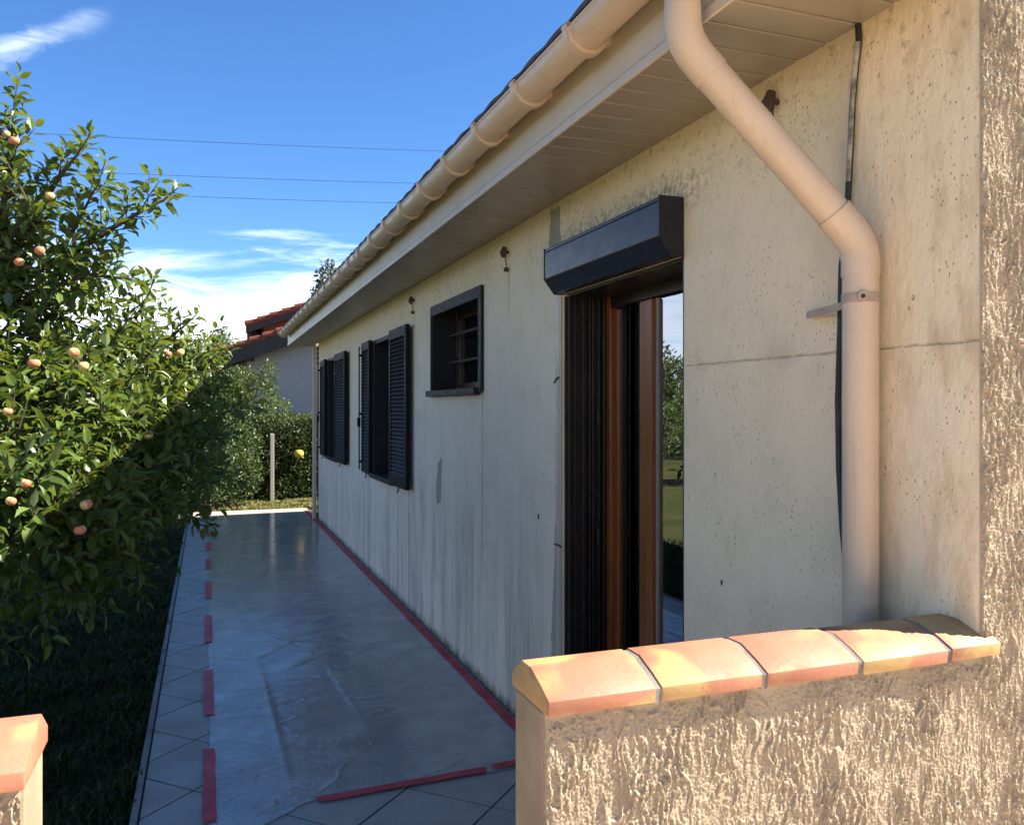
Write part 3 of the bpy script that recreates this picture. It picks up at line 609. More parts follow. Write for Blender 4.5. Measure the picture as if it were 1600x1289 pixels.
coping(gw2, [-1.92, -1.6, -1.28, -.96, -.63, -.222], 9, [5, 4, 6, 3, 8])

# ------------------------------------------------------------------ plastic film and tape
def film():
    x0, x1, y1 = .012, 1.445, 13.25; nx, ny = 190, 820
    U, Vv = np.meshgrid(np.linspace(0, 1, nx), np.linspace(0, 1, ny))
    front = 3.22+.26*sstep(.0, .32, U)+.02*perlin(U*9, U*0, 3)-.02*U
    X = x0+(x1-x0)*U; X = X+(.010*perlin(Vv*14, Vv*0+.5, 5))*(1-U); Y = front+(y1-front)*Vv**1.25
    w1 = perlin(X*2.3, Y*1.1, 11); w2 = perlin(X*6, Y*4, 17)
    near = 1-sstep(5.6, 8.5, Y); mid = near*sstep(.10, .35, X)
    def crease(fx, fy, sk, seed, sharp): n_ = np.abs(perlin(X*fx+Y*sk+w1*.9, Y*fy-X*sk+w1*.8+w2*.25, seed)); return np.exp(-n_/sharp)
    h = .0006*np.abs(perlin(X*7+w1*2, Y*5+w1, 12))
    h += (.0003+.0036*mid)*crease(2.1, 3.4, .4, 13, .022)*sstep(-.15, .2, perlin(X*1.7, Y*1.3, 21))
    h += (.0003+.0024*near)*crease(4.5, 8.5, -.9, 16, .035)*sstep(-.1, .25, perlin(X*2.5, Y*1.2, 15))
    h += (.0001+.0017*mid)*crease(12, 21, 1.5, 14, .05)*sstep(0, .25, perlin(X*3.1, Y*2.2, 18))
    h += .0020*np.exp(-np.abs(perlin(X*.6, Y*17+w2, 19))/.06)*sstep(.10, .0, X)*near
    # long folds
    for (xa, ya, xb, yb_, am, wd) in ((.33, 3.6, .30, 5.6, .006, .02), (.62, 6.25, 1.35, 6.9, .007, .03), (.45, 5.9, 1.15, 6.35, .006, .025), (.40, 5.2, .95, 5.75, .004, .02), (.75, 4.1, .7, 5.4, .004, .02)):
        dx, dy = xb-xa, yb_-ya; L2 = dx*dx+dy*dy; t = np.clip(((X-xa)*dx+(Y-ya)*dy)/L2, 0, 1); dd = np.hypot(X-xa-t*dx, Y-ya-t*dy)+.012*perlin(X*9, Y*9, 20)
        h += am*np.exp(-(dd/wd)**2)*np.sin(np.pi*np.clip(t, .02, .98))
    edge = sstep(0, .03, U)*sstep(0, .03, 1-U); Z = .0045+h*(.25+.75*edge)
    V = np.stack([X, Y, Z], -1).reshape(-1, 3); idx = np.arange(nx*ny).reshape(ny, nx)
    F = np.stack([idx[:-1,:-1], idx[:-1,1:], idx[1:,1:], idx[1:,:-1]], -1).reshape(-1, 4)
    org = np.array((.7, 8, 0)); o = link('plastic_sheet', fast_mesh('plastic_sheet', V-org, F, M['film'], True), None, org)
    tag(o, 'clear wrinkled plastic sheet taped over the path along the house wall', 'sheet')
film()
def tape(x0, x1, y0, y1, label, group=None, z=.010, skew=0, rough=.0):
    along = (y1-y0) > (x1-x0); n = max(6, int(max(x1-x0, y1-y0)/.05)); vs = []; fs = []; g_ = random.Random(int(y0*100+x0*7))
    for i in range(n+1):
        t = i/n; wv = g_.uniform(-.0025, .0025); zz = z+g_.uniform(-.0012, .0012)
        if along: a, b = (x0+wv+skew*t, y0+(y1-y0)*t, zz), (x1+wv+skew*t, y0+(y1-y0)*t, zz)
        else: a, b = (x0+(x1-x0)*t, y0+wv+skew*t, zz), (x0+(x1-x0)*t, y1+wv+skew*t, zz)
        if i in (0, n):
            e1, e2 = g_.uniform(-.012, .012), g_.uniform(-.012, .012)
            a, b = ((a[0], a[1]+e1, a[2]), (b[0], b[1]+e2, b[2])) if along else ((a[0]+e1, a[1], a[2]), (b[0]+e2, b[1], b[2]))
        vs += [a, b, (a[0], a[1], zz-.0008), (b[0], b[1], zz-.0008)]
        if i: o_ = 4*(i-1); fs += [(o_,o_+1,o_+5,o_+4),(o_+2,o_+6,o_+7,o_+3),(o_,o_+4,o_+6,o_+2),(o_+1,o_+3,o_+7,o_+5)]
    fs += [(0,2,3,1),(4*n,4*n+1,4*n+3,4*n+2)]
    o = MB().add(vs, fs).build('tape_strip', M['tape']); return tag(o, label, 'tape', group)
dash = [(3.21, 3.88, 'long red tape dash nearest the gate at the left edge of the plastic sheet'), (4.32, 5.06, 'second red tape dash up the left edge of the plastic sheet'), (5.67, 6.40, 'third red tape dash up the left edge of the plastic sheet'), (6.98, 7.65, 'fourth red tape dash up the left edge of the plastic sheet'),
        (8.25, 8.81, 'fifth red tape dash, halfway up the left edge of the plastic sheet'), (9.33, 9.86, 'sixth red tape dash up the left edge of the plastic sheet'), (10.35, 10.67, 'short seventh red tape dash up the left edge of the plastic sheet'), (11.18, 11.56, 'eighth tape dash, last but one towards the hedge'), (11.95, 12.35, 'farthest small red tape dash where the path nears the lawn')]
for a, b, lb in dash: tape(-.012-.006, .040-.006, a/CT, b/CT, lb, 'red tape dashes on the left edge of the sheet')
tape(1.425, 1.476, 3.5, 13.3, 'long red tape line running along the foot of the house wall', None, .0085)
tape(.423, 1.15, 3.425, 3.475, 'straight red tape across the near end of the plastic sheet', None, .012, .035)
tape(1.20, 1.43, 3.475, 3.525, 'short red tape piece by the house wall at the near end of the sheet', None, .012, .02)

# ------------------------------------------------------------------ foliage tools
LT = np.array([(0,0,0),(.28,-.225,.05),(.30,0,-.025),(.28,.225,.05),(.66,-.19,.0),(.66,0,-.065),(.66,.19,.0),(1.0,0,-.17)])
LQ = np.array([[1,4,5,2],[2,5,6,3]]); LTri = np.array([[0,1,2],[0,2,3],[4,7,5],[5,7,6]])
ST = np.array([(0,0,0),(.5,-.27,.06),(1,0,-.05),(.5,.27,.06)]); SQ = np.array([[0,1,2,3]])
def unit(a): return a/np.maximum(np.linalg.norm(a, axis=-1, keepdims=True), 1e-9)
def leaves(name, pos, dr, nrm, size, mat, parent, big=True, kind='stuff'):
    T = LT if big else ST; n = len(pos); d = unit(dr); s = unit(np.cross(nrm, d)); nn = np.cross(d, s)
    cz_ = RNG.uniform(.2, 2.4, n)[:,None,None]; wz_ = RNG.uniform(.72, 1.15, n)[:,None,None]
    V = pos[:,None,:]+size[:,None,None]*(T[None,:,0:1]*d[:,None]+T[None,:,1:2]*wz_*s[:,None]+T[None,:,2:3]*cz_*nn[:,None])
    k = len(T); b = (np.arange(n)*k)[:,None,None]
    F = [(b+LQ[None]).reshape(-1,4), (b+LTri[None]).reshape(-1,3)] if big else [(b+SQ[None]).reshape(-1,4)]
    o = ORG[parent.name]; ob = link(name, fast_mesh(name, V.reshape(-1,3)-np.array(o), F, mat), parent, o)
    if kind: ob['kind'] = kind
    return ob
def blob_points(ells, n, shell=.55):               # points spread through ellipsoids, denser near the surface
    vol = np.array([e[3]*e[4]*e[5] for e in ells])**.67; pick = RNG.choice(len(ells), n, p=vol/vol.sum()); E = np.array(ells)[pick]
    u = unit(RNG.normal(size=(n,3))); r = shell+(1-shell)*RNG.random(n)**.7
    r = r*(1+.22*perlin(u[:,0]*2.6+pick*3.1, u[:,2]*2.6+u[:,1]*2.2, 61))
    return E[:,:3]+u*r[:,None]*E[:,3:6], u
def bush(name, label, cat, base, ells, n, size, mat, group=None, trunk=None, core=.0, shell=.55, up=.4):
    t = empty(name, base, label, cat, group); pos, u = blob_points(ells, n, shell); keep = pos[:,2] > .03; pos, u = pos[keep], u[keep]; n = len(pos)
    d = unit(u*.8+RNG.normal(size=(n,3))*.75+np.array((0,0,up*.5))); nr = unit(u*.5+RNG.normal(size=(n,3))*.6+np.array((0,0,up)))
    leaves('foliage', pos, d, nr, size*RNG.uniform(.6, 1.3, n), mat, t, False)
    tb = MB(); bx = Vector(base)
    for e in (ells if len(ells) < 9 else ells[:9]):
        c = Vector(e[:3]); mid = (bx+c)/2+Vector((random.uniform(-.1,.1), random.uniform(-.1,.1), .1)); r0 = trunk or .03
        tb.tube([bx, mid, c], [r0, r0*.6, r0*.25], 7)
    tb.build('trunk', M['bark'], t, smooth=True); return t

# ------------------------------------------------------------------ apple tree
def apple_tree():
    base = Vector((-1.95, 4.75, -.03)); t = empty('apple_tree', base, 'apple tree with glossy leaves and ripening apples beside the path', 'tree')
    rnd = random.Random(21); wood = MB(); fork = Vector((-1.85, 4.62, .85))
    wood.tube([base, base+Vector((.03, -.03, .4)), fork], [.10, .078, .07], 12)
    LP, LD, LN, LS = [], [], [], []
    def leaf(p, d, sz):
        n = Vector((rnd.gauss(0,.35), rnd.gauss(0,.35), 1)); n = (n-d*n.dot(d)); 
        if n.length < .1: n = d.orthogonal()
        LP.append(p); LD.append(d); LN.append(n.normalized()); LS.append(sz)
    def twig(p, d, ln, r=.004, nl=10, sz=.078, wd=True):
        d = d.normalized(); bend = Vector((rnd.gauss(0,.25), rnd.gauss(0,.25), .35)); pts = [p+d*ln*s+bend*ln*.35*s*s for s in (0,.35,.7,1)]
        if wd: wood.tube(pts, [r, r*.85, r*.65, r*.4], 5, False)
        ang = rnd.random()*6.3
        for k in range(nl):
            s = .12+.88*k/(nl-1) if nl > 1 else 1; q = p+d*ln*s+bend*ln*.35*s*s; tg = (d+bend*.7*s).normalized(); ang += 2.4
            sd = tg.orthogonal().normalized(); sd = Matrix.Rotation(ang, 3, tg) @ sd
            dd = (tg*(.35+.75*s**3)+sd*.9+Vector((0,0,-.12+.25*rnd.random()))).normalized()
            leaf(q+dd*.012, dd, sz*rnd.uniform(.7, 1.2)*(1-.25*s**4))
    def limb(pts, r0, r1, every=.07, tl=(.10,.22), nl=8, start=.25, sz=.078):
        q = [Vector(p) for p in pts]; sm = []
        for i in range(len(q)-1):
            p0 = q[max(i-1,0)]; p1 = q[i]; p2 = q[i+1]; p3 = q[min(i+2,len(q)-1)]
            for k in range(6):
                s = k/6; sm.append(.5*((2*p1)+(p2-p0)*s+(2*p0-5*p1+4*p2-p3)*s*s+(3*p1-p0-3*p2+p3)*s**3))
        sm.append(q[-1]); n = len(sm); wood.tube(sm, [r0+(r1-r0)*i/(n-1) for i in range(n)], 7, False)
        tot = sum((sm[i+1]-sm[i]).length for i in range(n-1)); acc = 0; nxt = start*tot
        for i in range(n-1):
            seg = sm[i+1]-sm[i]; l = seg.length
            while acc+l >= nxt:
                p = sm[i]+seg*((nxt-acc)/l); tg = seg.normalized(); sd = Matrix.Rotation(rnd.random()*6.3, 3, tg) @ tg.orthogonal().normalized()
                twig(p, tg*.7+sd+Vector((0,0,.25)), rnd.uniform(*tl), .0035, nl, sz); nxt += every*rnd.uniform(.7,1.4)
            acc += l
        twig(sm[-1], (sm[-1]-sm[-3]), .12, r1, 11, sz)
    F0 = fork
    limb([F0, P(-60,600,3.85), P(-8,430,3.75), P(8,320,3.65), P(14,235,3.6)], .045, .009, .032, (.08,.2), 10, .2, .076)
    limb([P(10,300,3.64), P(16,230,3.6), P(22,165,3.58)], .008, .0035, .036, (.04,.08), 7, .2, .07)
    limb([P(-10,430,3.75), P(40,365,3.7), P(85,290,3.66), P(118,245,3.62)], .018, .005, .038, (.07,.15), 10, .2, .076)
    limb([P(-25,480,3.8), P(55,425,3.74), P(130,385,3.72), P(195,345,3.76), P(246,318,3.8)], .022, .0055, .036, (.08,.2), 11, .12, .076)
    limb([P(90,405,3.73), P(120,350,3.66), P(150,292,3.62)], .009, .004, .036, (.06,.13), 9, .3, .08)
    limb([P(-20,500,3.8), P(75,455,3.7), P(135,430,3.7), P(172,432,3.72)], .016, .005, .036, (.07,.18), 10, .1, .076)
    limb([P(0,400,3.7), P(40,330,3.55), P(30,290,3.5)], .012, .005, .036, (.07,.16), 10, .1, .076)
    limb([P(10,570,3.9), P(60,515,3.85), P(100,470,3.85)], .012, .005, .16, (.06,.12), 6, .5)
    limb([P(60,640,4.1), P(150,560,4.25), P(205,505,4.25), P(228,468,4.2)], .022, .006, .055, (.08,.2), 10, .3, .076)
    limb([P(100,660,4.4), P(200,575,4.5), P(255,535,4.5), P(285,512,4.5)], .02, .006, .05, (.08,.2), 10, .3, .076)
    limb([P(130,680,4.5), P(240,590,4.6), P(300,560,4.65), P(325,548,4.7)], .018, .006, .05, (.08,.18), 10, .3, .076)
    limb([F0, P(0,700,3.6), P(100,660,3.7), P(200,620,4.0)], .04, .012, .06, (.1,.25), 10, .2)
    limb([F0, P(40,800,3.4), P(150,770,3.6), P(260,760,4.2)], .035, .01, .06, (.1,.25), 10, .2)
    clumps = [(30,450,3.85,.22,16),(95,425,3.8,.17,12),(10,365,3.75,.2,14),(40,560,3.85,.34,34),(115,590,3.95,.34,36),(200,590,4.25,.28,28),(262,575,4.5,.22,20),(55,650,3.6,.36,38),(150,670,3.7,.38,42),(225,660,4.1,.3,30),(55,750,3.3,.32,36),(135,745,3.5,.33,38),(210,740,3.9,.3,30),(275,700,4.3,.27,26),(55,840,3.2,.30,36),(130,825,3.5,.3,32),(205,800,3.9,.28,26),(262,775,4.3,.19,16),(-10,620,3.5,.4,36),(-10,790,3.1,.38,38),(298,650,4.7,.18,14),(300,720,4.8,.16,12),(85,880,3.4,.15,14),(-30,500,3.8,.35,24),(-130,560,3.9,.5,36),(-150,760,3.5,.5,40),(-120,420,3.9,.4,22),(-120,930,3.4,.35,24),(-250,650,4.2,.6,34),(-230,850,4.0,.5,28),(-40,330,3.8,.25,14),(160,880,3.7,.14,9)]
    for u, v, d, r, n in clumps:
        c = P(u, v, d); hub = c+(F0-c)*.25; wood.tube([F0+(c-F0)*.35, hub, c], [.016, .011, .006], 5, False)
        for k in range(int(n*1.3)):
            dv = Vector((rnd.gauss(0,1), rnd.gauss(0,1), rnd.gauss(.15,.9))).normalized(); p = c+dv*r*rnd.uniform(.15,.8)
            twig(p, dv+Vector((0,0,.15))+Vector((.1,-.2,0)), rnd.uniform(.12,.28), .004, rnd.randint(8,13), .082)
    wood.build('trunk', M['bark'], t, smooth=True)
    LPa, LDa, LNa, LSa = (np.array([tuple(x) for x in a]) for a in (LP, LD, LN, [(s,)*1 for s in LS])); LSa = LSa[:,0]
    # the leaves that show largest become leaves of their own, the rest one mass
    rel = LPa-np.array((0,0,EYE)); dep = rel@np.array(FWD); uu = 800+FX*(rel@np.array(RGT))/dep; vv = HV-FX*rel[:,2]/dep
    face = np.abs((unit(rel)*unit(LNa)).sum(1)); area = LSa**2*(.25+face)/dep**2; order = np.argsort(dep); seen = {}; cand = []
    for i in order:
        if not (4 < uu[i] < 1600 and 4 < vv[i] < 1285): continue
        key = (int(uu[i]//14), int(vv[i]//14))
        if seen.get(key, 0) < 1: cand.append(i)
        seen[key] = seen.get(key, 0)+1
    cand = sorted(cand, key=lambda i: -area[i])[:300]; cs = np.zeros(len(LPa), bool); cs[cand] = True
    tms = [fast_mesh('leaf', LT*np.array((1, a_, b_)), [LQ, LTri], M['leaf']) for a_, b_ in ((1,1),(.8,1.8),(1.1,.4),(.9,2.3),(1,1.4))]
    for i in cand:
        d = Vector(LDa[i]).normalized(); s = Vector(LNa[i]).cross(d).normalized(); nn = d.cross(s); mt = Matrix((d, s, nn)).transposed()
        o = link('leaf', rnd.choice(tms), t, Vector(LPa[i]), mt.to_euler()); o.scale = (LSa[i],)*3
    k = ~cs; leaves('foliage', LPa[k], LDa[k], LNa[k], LSa[k], M['leaf'], t)
    # apples
    nlat, nlon = 10, 14; av = []; af = []
    for i in range(nlat+1):
        th = math.pi*i/nlat; rr = math.sin(th)*(1+.06*math.cos(th)); z = math.cos(th)*.92-.30*math.exp(-(th/.38)**2)+.16*math.exp(-((math.pi-th)/.35)**2)
        for j in range(nlon): av.append((rr*math.cos(2*math.pi*j/nlon), rr*math.sin(2*math.pi*j/nlon), z))
    for i in range(nlat):
        for j in range(nlon): af.append((i*nlon+j, i*nlon+(j+1)%nlon, (i+1)*nlon+(j+1)%nlon, (i+1)*nlon+j))
    ab = MB().add(av, af); am = ab.mesh('apple', M['apple'], smooth=True); sm_ = MB().tube([(0,0,.55),(.05,.02,1.0),(.16,.05,1.45)], .06, 6).mesh('stalk', M['bark'])
    for u, v, d, r in ((22,220,3.45,.026),(78,307,3.6,.026),(62,392,3.5,.026),(30,410,3.5,.026),(115,551,3.5,.030),(53,568,3.45,.031),(130,572,3.5,.028),(186,595,3.75,.028),(281,551,4.3,.030),(262,553,4.35,.026),(12,643,3.1,.022),(40,755,2.9,.022),(17,783,2.85,.022),(135,788,3.1,.028),(125,828,3.15,.028),(232,680,3.75,.026),(10,210,3.5,.02)):
        d -= .2 if v > 440 else .12; o = link('apple', am, t, P(u,v,d), (rnd.uniform(-.3,.3), rnd.uniform(-.3,.3), rnd.uniform(0,6.3))); r *= .76; o.scale = (r, r, r*rnd.uniform(.88,1.05))
        c = bpy.data.objects.new('stalk', sm_); COL.objects.link(c); c.parent = o
apple_tree()

# ------------------------------------------------------------------ hedge, shrubs, post, lawn
def hedge(name, label, x0, x1, y0, y1, h, n, size, mat, lean=0):
    t = empty(name, ((x0+x1)/2, (y0+y1)/2, -.03), label, 'hedge'); nf = int(n*.58); nt_ = n-nf
    X = RNG.uniform(x0, x1, nf); Z = RNG.uniform(0, h, nf); dpt = RNG.random(nf)**1.6*.3
    Yf = y0+dpt+.10*perlin(X*2.2, Z*2.2, 31)+.06*perlin(X*6, Z*6, 32); p1 = np.stack([X, Yf, Z], -1)
    X2 = RNG.uniform(x0, x1, nt_); Y2 = RNG.uniform(y0, y1, nt_); Z2 = h-RNG.random(nt_)**1.6*.42+.06*perlin(X2*3, Y2*3, 33)+(RNG.random(nt_) > .985)*RNG.random(nt_)*.16; p2 = np.stack([X2, Y2, Z2], -1)
    pos = np.concatenate([p1, p2]); m = len(pos); out_ = np.concatenate([np.tile((0,-1,.2), (nf,1)), np.tile((0,-.2,1), (nt_,1))])
    d = unit(out_*.6+RNG.normal(size=(m,3))*.8); nr = unit(out_+RNG.normal(size=(m,3))*.7)
    leaves('foliage', pos, d, nr, size*RNG.uniform(.6,1.3,m), mat, t, False)
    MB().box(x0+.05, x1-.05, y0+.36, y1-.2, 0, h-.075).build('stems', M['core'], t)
    return t
hy = 15.0
hedge('hedge', 'clipped dark green hedge across the lawn behind the concrete post', -1.5, 6.0, hy, hy+1.0, 1.47, 48000, .05, M['hleaf'])
sh = empty  # shrub masses in front of and above the hedge
def E(u, v, d, rx, ry, rz): p = P(u, v, d); return (p.x, p.y, p.z, rx, ry, rz)
bush('shrub', 'tall loose green shrub rising above the hedge beneath the lilac grey house wall', 'shrub', (-.55, 15.3, 0), [E(300,650,14.6,.75,.7,.85),E(345,640,14.7,.65,.6,.7),E(395,620,14.9,.45,.4,.45),E(330,610,14.9,.5,.5,.4),E(270,690,14.4,.7,.6,.9),E(420,585,15.0,.16,.15,.28),E(425,640,15.0,.35,.3,.25),E(375,590,15.1,.3,.3,.2)], 16000, .065, M['sleaf'], shell=.45)
bush('shrub', 'dark dense shrub standing in front of the hedge beside the apple tree', 'shrub', (-.75, 13.9, 0), [E(320,730,13.2,.55,.5,.65),E(270,720,13.2,.6,.5,.8),E(360,740,13.6,.5,.4,.6),E(370,700,13.8,.45,.4,.5),E(215,700,13.4,.7,.5,.9)], 13000, .055, M['hleaf'], shell=.5)
for x, y, lb in ((-2.9, 15.2, 'green shrub behind the apple tree, nearest the left edge of its row'), (-4.6, 15.6, 'bushy shrub hidden behind the apple crown at far left')):
    bush('shrub', lb, 'shrub', (x, y, 0), [(x, y, 1.0, 1.0, .8, 1.0), (x+.3, y, 1.8, .7, .6, .6), (x-.5, y+.2, 1.5, .6, .6, .7)], 6000, .08, M['sleaf'])
po = P(425, 783, 14.35)
MB().box(po.x-.034, po.x+.034, po.y-.034, po.y+.034, -.05, 1.165).build('concrete_post', M['concrete'], None, bevel=.008)
tag(bpy.data.objects['concrete_post'], 'thin speckled concrete fence post standing before the hedge', 'post')
fr = empty('quince', P(467,709,14.52), 'single yellow fruit hanging in the hedge right of the concrete post', 'fruit')
me = bpy.data.meshes['apple']; qo = link('fruit', me, fr, ORG['quince']); qo.scale = (.085,.085,.09)
fm = mat_plain('yellow_fruit', (.5, .42, .05), (.42, .36, .04), .4); qm = me.copy(); qm.materials[0] = fm; qo.data = qm
q2 = link('stem', bpy.data.meshes['stalk'], fr, ORG['quince']); q2.scale = (.08,)*3
# grass blades
def grass(name, label, n, areas, hmin, hmax):
    P_ = []
    for (x0, x1, y0, y1, wt) in areas:
        k = int(n*wt); P_.append(np.stack([RNG.uniform(x0,x1,k), RNG.uniform(y0,y1,k)], -1))
    p = np.concatenate(P_); m = len(p); h = RNG.uniform(hmin, hmax, m)*(.7+.6*sstep(-.3,.3,perlin(p[:,0]*3,p[:,1]*3,44))); a = RNG.random(m)*6.283; wd = RNG.uniform(.003,.007,m)*(1+p[:,1]/9)
    b = np.stack([p[:,0], p[:,1], np.full(m,-.03)], -1); sd = np.stack([np.cos(a), np.sin(a), 0*a], -1)*wd[:,None]; ln = np.stack([RNG.normal(size=m)*.4, RNG.normal(size=m)*.4, np.ones(m)], -1)*h[:,None]
    V = np.stack([b-sd, b+sd, b+ln*.55+sd*.7, b+ln*.55-sd*.7, b+ln+np.stack([RNG.normal(size=m),RNG.normal(size=m),-.3*np.ones(m)],-1)*h[:,None]*.25], 1).reshape(-1,3)
    i = (np.arange(m)*5)[:,None]; F = [i+np.array([[0,1,2,3]]), i+np.array([[3,2,4]])]
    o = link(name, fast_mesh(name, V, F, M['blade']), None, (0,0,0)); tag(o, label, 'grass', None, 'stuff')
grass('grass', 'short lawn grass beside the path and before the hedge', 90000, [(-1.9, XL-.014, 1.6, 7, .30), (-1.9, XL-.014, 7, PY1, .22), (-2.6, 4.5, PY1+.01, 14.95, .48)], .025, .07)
md = MB().tube([P(368,797,13.35)+Vector((0,0,-.06)), P(368,797,13.35)+Vector((0,0,.02)), P(368,797,13.35)+Vector((0,0,.05))], [.22,.13,.03], 14).build('molehill', mat_plain('bare_soil', (.13,.075,.045), (.09,.055,.035), .95, 30, .1, .01, 40), smooth=True)
tag(md, 'small heap of brown soil on the sunlit lawn past the path', 'soil heap')

# ------------------------------------------------------------------ neighbour house
def neighbour():
    D = 21.0; p0 = P(440, 638, D); nrm = Vector((-.36,-.933,0)).normalized(); ex = Vector((-nrm.y, nrm.x, 0)); ex = ex if ex.x > 0 else -ex
    nb = empty('neighbour_house', (p0.x, p0.y, -.03), 'lilac grey house with red tiled roof rising beyond the hedge', 'house'); o0 = Vector((p0.x, p0.y, 0))
    def fac(u, v, off=0):                           # (s, z) on the facade plane (moved off towards the viewer)
        ray = P(u, v, 1)-Vector((0,0,EYE)); pp = o0+nrm*off; k = (pp-Vector((0,0,0))).dot(nrm)/ray.dot(nrm); q = ray*k; return ((q-pp).dot(ex), EYE+q.z)
    def W3(s, z, off): q = o0+nrm*off+ex*s; return Vector((q.x, q.y, z))
    def slab(name, poly, o1, o2, mat, parent=nb, **k):
        n = len(poly); vs = [W3(s,z,o1) for s,z in poly]+[W3(s,z,o2) for s,z in poly]
        return MB().add(vs, [tuple(range(n)), tuple(range(2*n-1,n-1,-1))]+[(i,(i+1)%n,n+(i+1)%n,n+i) for i in range(n)]).build(name, M[mat], parent, **k)
    a = fac(330, 556, .55); b = fac(440, 519, .55); sl = (b[1]-a[1])/(b[0]-a[0]); zl = lambda s: a[1]+sl*(s-a[0])
    sL, sR = a[0]-1.0, a[0]+8
    s0 = fac(385, 600)[0]
    slab('wall', [(s0-.0,-.05),(sR,-.05),(sR,zl(sR)-.05),(s0,zl(s0)-.05)], 0, -6, 'nwall')
    slab('side_wall', [(sL+.4,-.05),(s0,-.05),(s0,zl(s0)-.05),(sL+.4,zl(sL+.4)-.05)], -1.2, -6, 'nwall')
    slab('barge_board', [(sL,zl(sL)-.38),(sR,zl(sR)-.38),(sR,zl(sR)-.02),(sL,zl(sL)-.02)], .55, .50, 'nboard')
    rf = slab('roof', [(sL,zl(sL)-.12),(sR,zl(sR)-.12),(sR,zl(sR)-.0),(sL,zl(sL)-.0)], .50, -6, 'nboard')
    dirn = math.hypot(1, sl); n = int((sR-sL)/.33)
    for k in range(n):
        s1 = sL+.33*k; q1, q2 = W3(s1-.02, zl(s1)+.055, .52), W3(s1+.36, zl(s1+.36)+.02, .52)
        MB().tube([q1, q2], [.085,.07], 8).build('roof_tile', M['rooftile'], rf, (q1+q2)/2, smooth=True)
    for k in range(5):
        slab('roof_cover', [(sL,zl(sL)+.01+.0*k),(sR,zl(sR)+.01),(sR,zl(sR)+.06),(sL,zl(sL)+.06)], .44-k*1.3, -.82-k*1.3, 'rooftile', rf)
    # bracket under the verge
    c0 = fac(385, 557, .3); slab('purlin_end', [(c0[0]-.08,c0[1]-.1),(c0[0]+.1,c0[1]-.1),(c0[0]+.1,c0[1]+.18),(c0[0]-.08,c0[1]+.18)], .45, 0, 'nboard')
    # upper storey set back
    ob = -1.4; c = fac(384, 509, ob+.5); d = fac(478, 478, ob+.5); s2 = (d[1]-c[1])/(d[0]-c[0]); zu = lambda s: c[1]+s2*(s-c[0])
    uL, uR = c[0], c[0]+7; wl = fac(393, 530, ob)[0]
    slab('upper_wall', [(wl,zl(wl)-.3),(uR,zl(uR)-.4),(uR,zu(uR)-.05),(wl,zu(wl)-.05)], ob, -5.5, 'owall')
    slab('barge_board', [(uL,zu(uL)-.2),(uR,zu(uR)-.2),(uR,zu(uR)-.02),(uL,zu(uL)-.02)], ob+.5, ob+.45, 'nboard')
    r2 = slab('roof', [(uL,zu(uL)-.1),(uR,zu(uR)-.1),(uR,zu(uR)),(uL,zu(uL))], ob+.45, -5.5, 'nboard')
    slab('verge_post', [(uL+.02,zl(uL)-.2),(uL+.16,zl(uL)-.2),(uL+.12,zu(uL)-.1),(uL,zu(uL)-.1)], ob+.42, ob-.1, 'nboard')
    for k in range(int((uR-uL)/.33)):
        s1 = uL+.33*k; q1, q2 = W3(s1-.02, zu(s1)+.055, ob+.47), W3(s1+.36, zu(s1+.36)+.02, ob+.47)
        MB().tube([q1,q2], [.085,.07], 8).build('roof_tile', M['rooftile'], r2, (q1+q2)/2, smooth=True)
    slab('roof_cover', [(uL,zu(uL)+.01),(uR,zu(uR)+.01),(uR,zu(uR)+.06),(uL,zu(uL)+.06)], ob+.4, -5.5, 'rooftile', r2)
    w0 = fac(397, 530, ob); w1 = fac(412, 512, ob); wn = slab('window', [(w0[0],w0[1]-.1),(w1[0],w0[1]-.1),(w1[0],w1[1]),(w0[0],w1[1])], ob+.04, ob, 'nboard')
    slab('pane', [(w0[0]+.06,w0[1]-.05),(w1[0]-.06,w0[1]-.05),(w1[0]-.06,w1[1]-.06),(w0[0]+.06,w1[1]-.06)], ob+.05, ob+.041, 'dim_glass', wn)
neighbour()
# ------------------------------------------------------------------ trees beyond
def tree(lb, u, v, d, ells, n, size, mat, r=.15):
    p = P(u, v, d); return bush('tree', lb, 'tree', (p.x, p.y, -.03), [E(*e) for e in ells], n, size, mat, None, r, shell=.35)
tree('dark conifer top showing above the roof gutter behind the house', 512, 450, 30, [(512,440,30,.42,.42,.75),(510,470,30,.6,.6,.8),(505,500,30,.9,.9,.9),(520,560,30,1.3,1.3,1.6)], 9000, .14, M['cleaf'])
tree('yellow green tree in the distance left of the neighbour roof', 320, 545, 42, [(330,545,42,.9,.8,.8),(318,570,42,1.4,1.2,1.2),(300,585,42,1.4,1.2,1.2)], 3600, .16, M['yleaf'])
tree('distant grey green tree beside the yellow green one', 345, 540, 46, [(345,535,46,.6,.6,.9),(340,570,46,1.2,1.2,1.2)], 2400, .16, M['sleaf'])
tree('tall broad tree at the back of the garden left of the apple tree', -330, 600, 24, [(-330,500,24,2.2,2.0,1.8),(-250,560,24,1.8,1.8,1.8),(-420,560,24,2,2,1.8)], 7000, .16, M['sleaf'], .2)
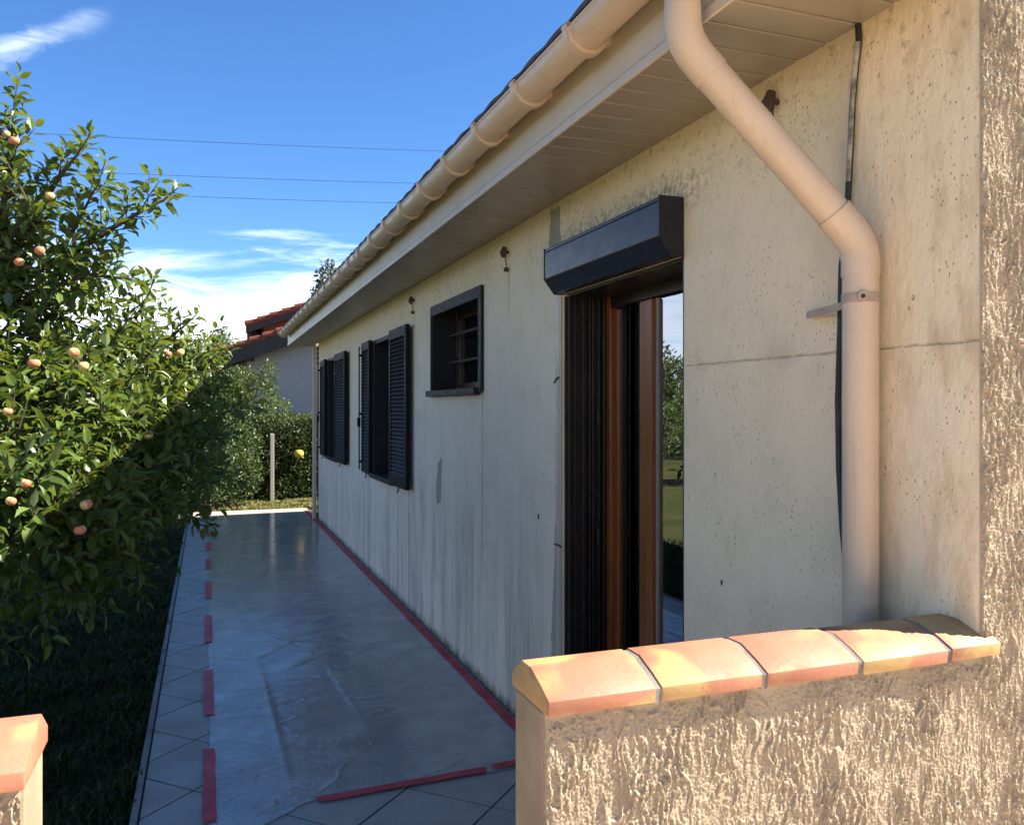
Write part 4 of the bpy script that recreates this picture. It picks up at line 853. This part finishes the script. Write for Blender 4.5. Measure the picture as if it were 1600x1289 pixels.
gx = [(-10.5, 17), (-11, 20.5), (-10.5, 24), (-11.5, 28), (-9.5, 13.5)]; gl = ['leafy garden shrub closest to the gate along the far left boundary', 'second leafy garden shrub along the far left boundary', 'third leafy garden shrub along the far left boundary', 'last leafy garden shrub along the far left boundary', 'leafy garden shrub by the bend of the far left boundary']
for (x, y), lb in zip(gx, gl):
    bush('shrub', lb, 'shrub', (x, y, 0), [(x, y, 1.4, 1.9, 2.0, 1.5), (x+.2, y+.5, 2.6, 1.2, 1.2, 1.0), (x, y-.8, 2.3, 1.0, 1.0, .9)], 6500, .15, M['sleaf'], None, .06)
sl_ = MB()
for s_ in (0, 1.2): sl_.tube([(-5.9, 13.2+s_, 0), (-6.5, 13.5+s_, 1.25), (-7.1, 13.8+s_, 0)], .03, 8)
sl_.tube([(-6.5, 13.5, 1.25), (-6.5, 14.7, 1.25)], .03, 8); so = sl_.build('swing_frame', M['white']); tag(so, 'pale tubular A frame swing standing on the lawn', 'swing')
# ------------------------------------------------------------------ overhead lines
def wire(a, b, d, sag, lb):
    A_, B_ = P(*a, d), P(*b, d*1.05); dv = B_-A_; A_ = A_-dv*.75; B_ = B_+dv*.9; pts = []
    for i in range(33):
        t = i/32; p = A_+(B_-A_)*t; p.z -= sag*(4*t*(1-t)-.93); pts.append(p)
    tag(MB().tube(pts, .012, 6).build('power_line', M['wire']), lb, 'power line', 'overhead lines'); return pts
wl = [wire((50,210),(690,237),44,.5,'topmost thin overhead power line crossing the blue sky'), wire((0,264),(640,287),44,.5,'middle thin overhead power line crossing the blue sky'), wire((60,298),(590,317),44,.4,'lowest thin overhead power line crossing the blue sky')]
for e, lb in ((0, 'wooden line pole standing far left carrying the power lines'), (-1, 'wooden line pole hidden behind the house carrying the power lines')):
    t0 = wl[0][e]; pm = MB().tube([(t0.x, t0.y, -.1), (t0.x, t0.y, t0.z+.3)], [.16,.11], 12); pl = pm.build('line_pole', M['bark'], None, (t0.x, t0.y, -.1), smooth=True); tag(pl, lb, 'pole')
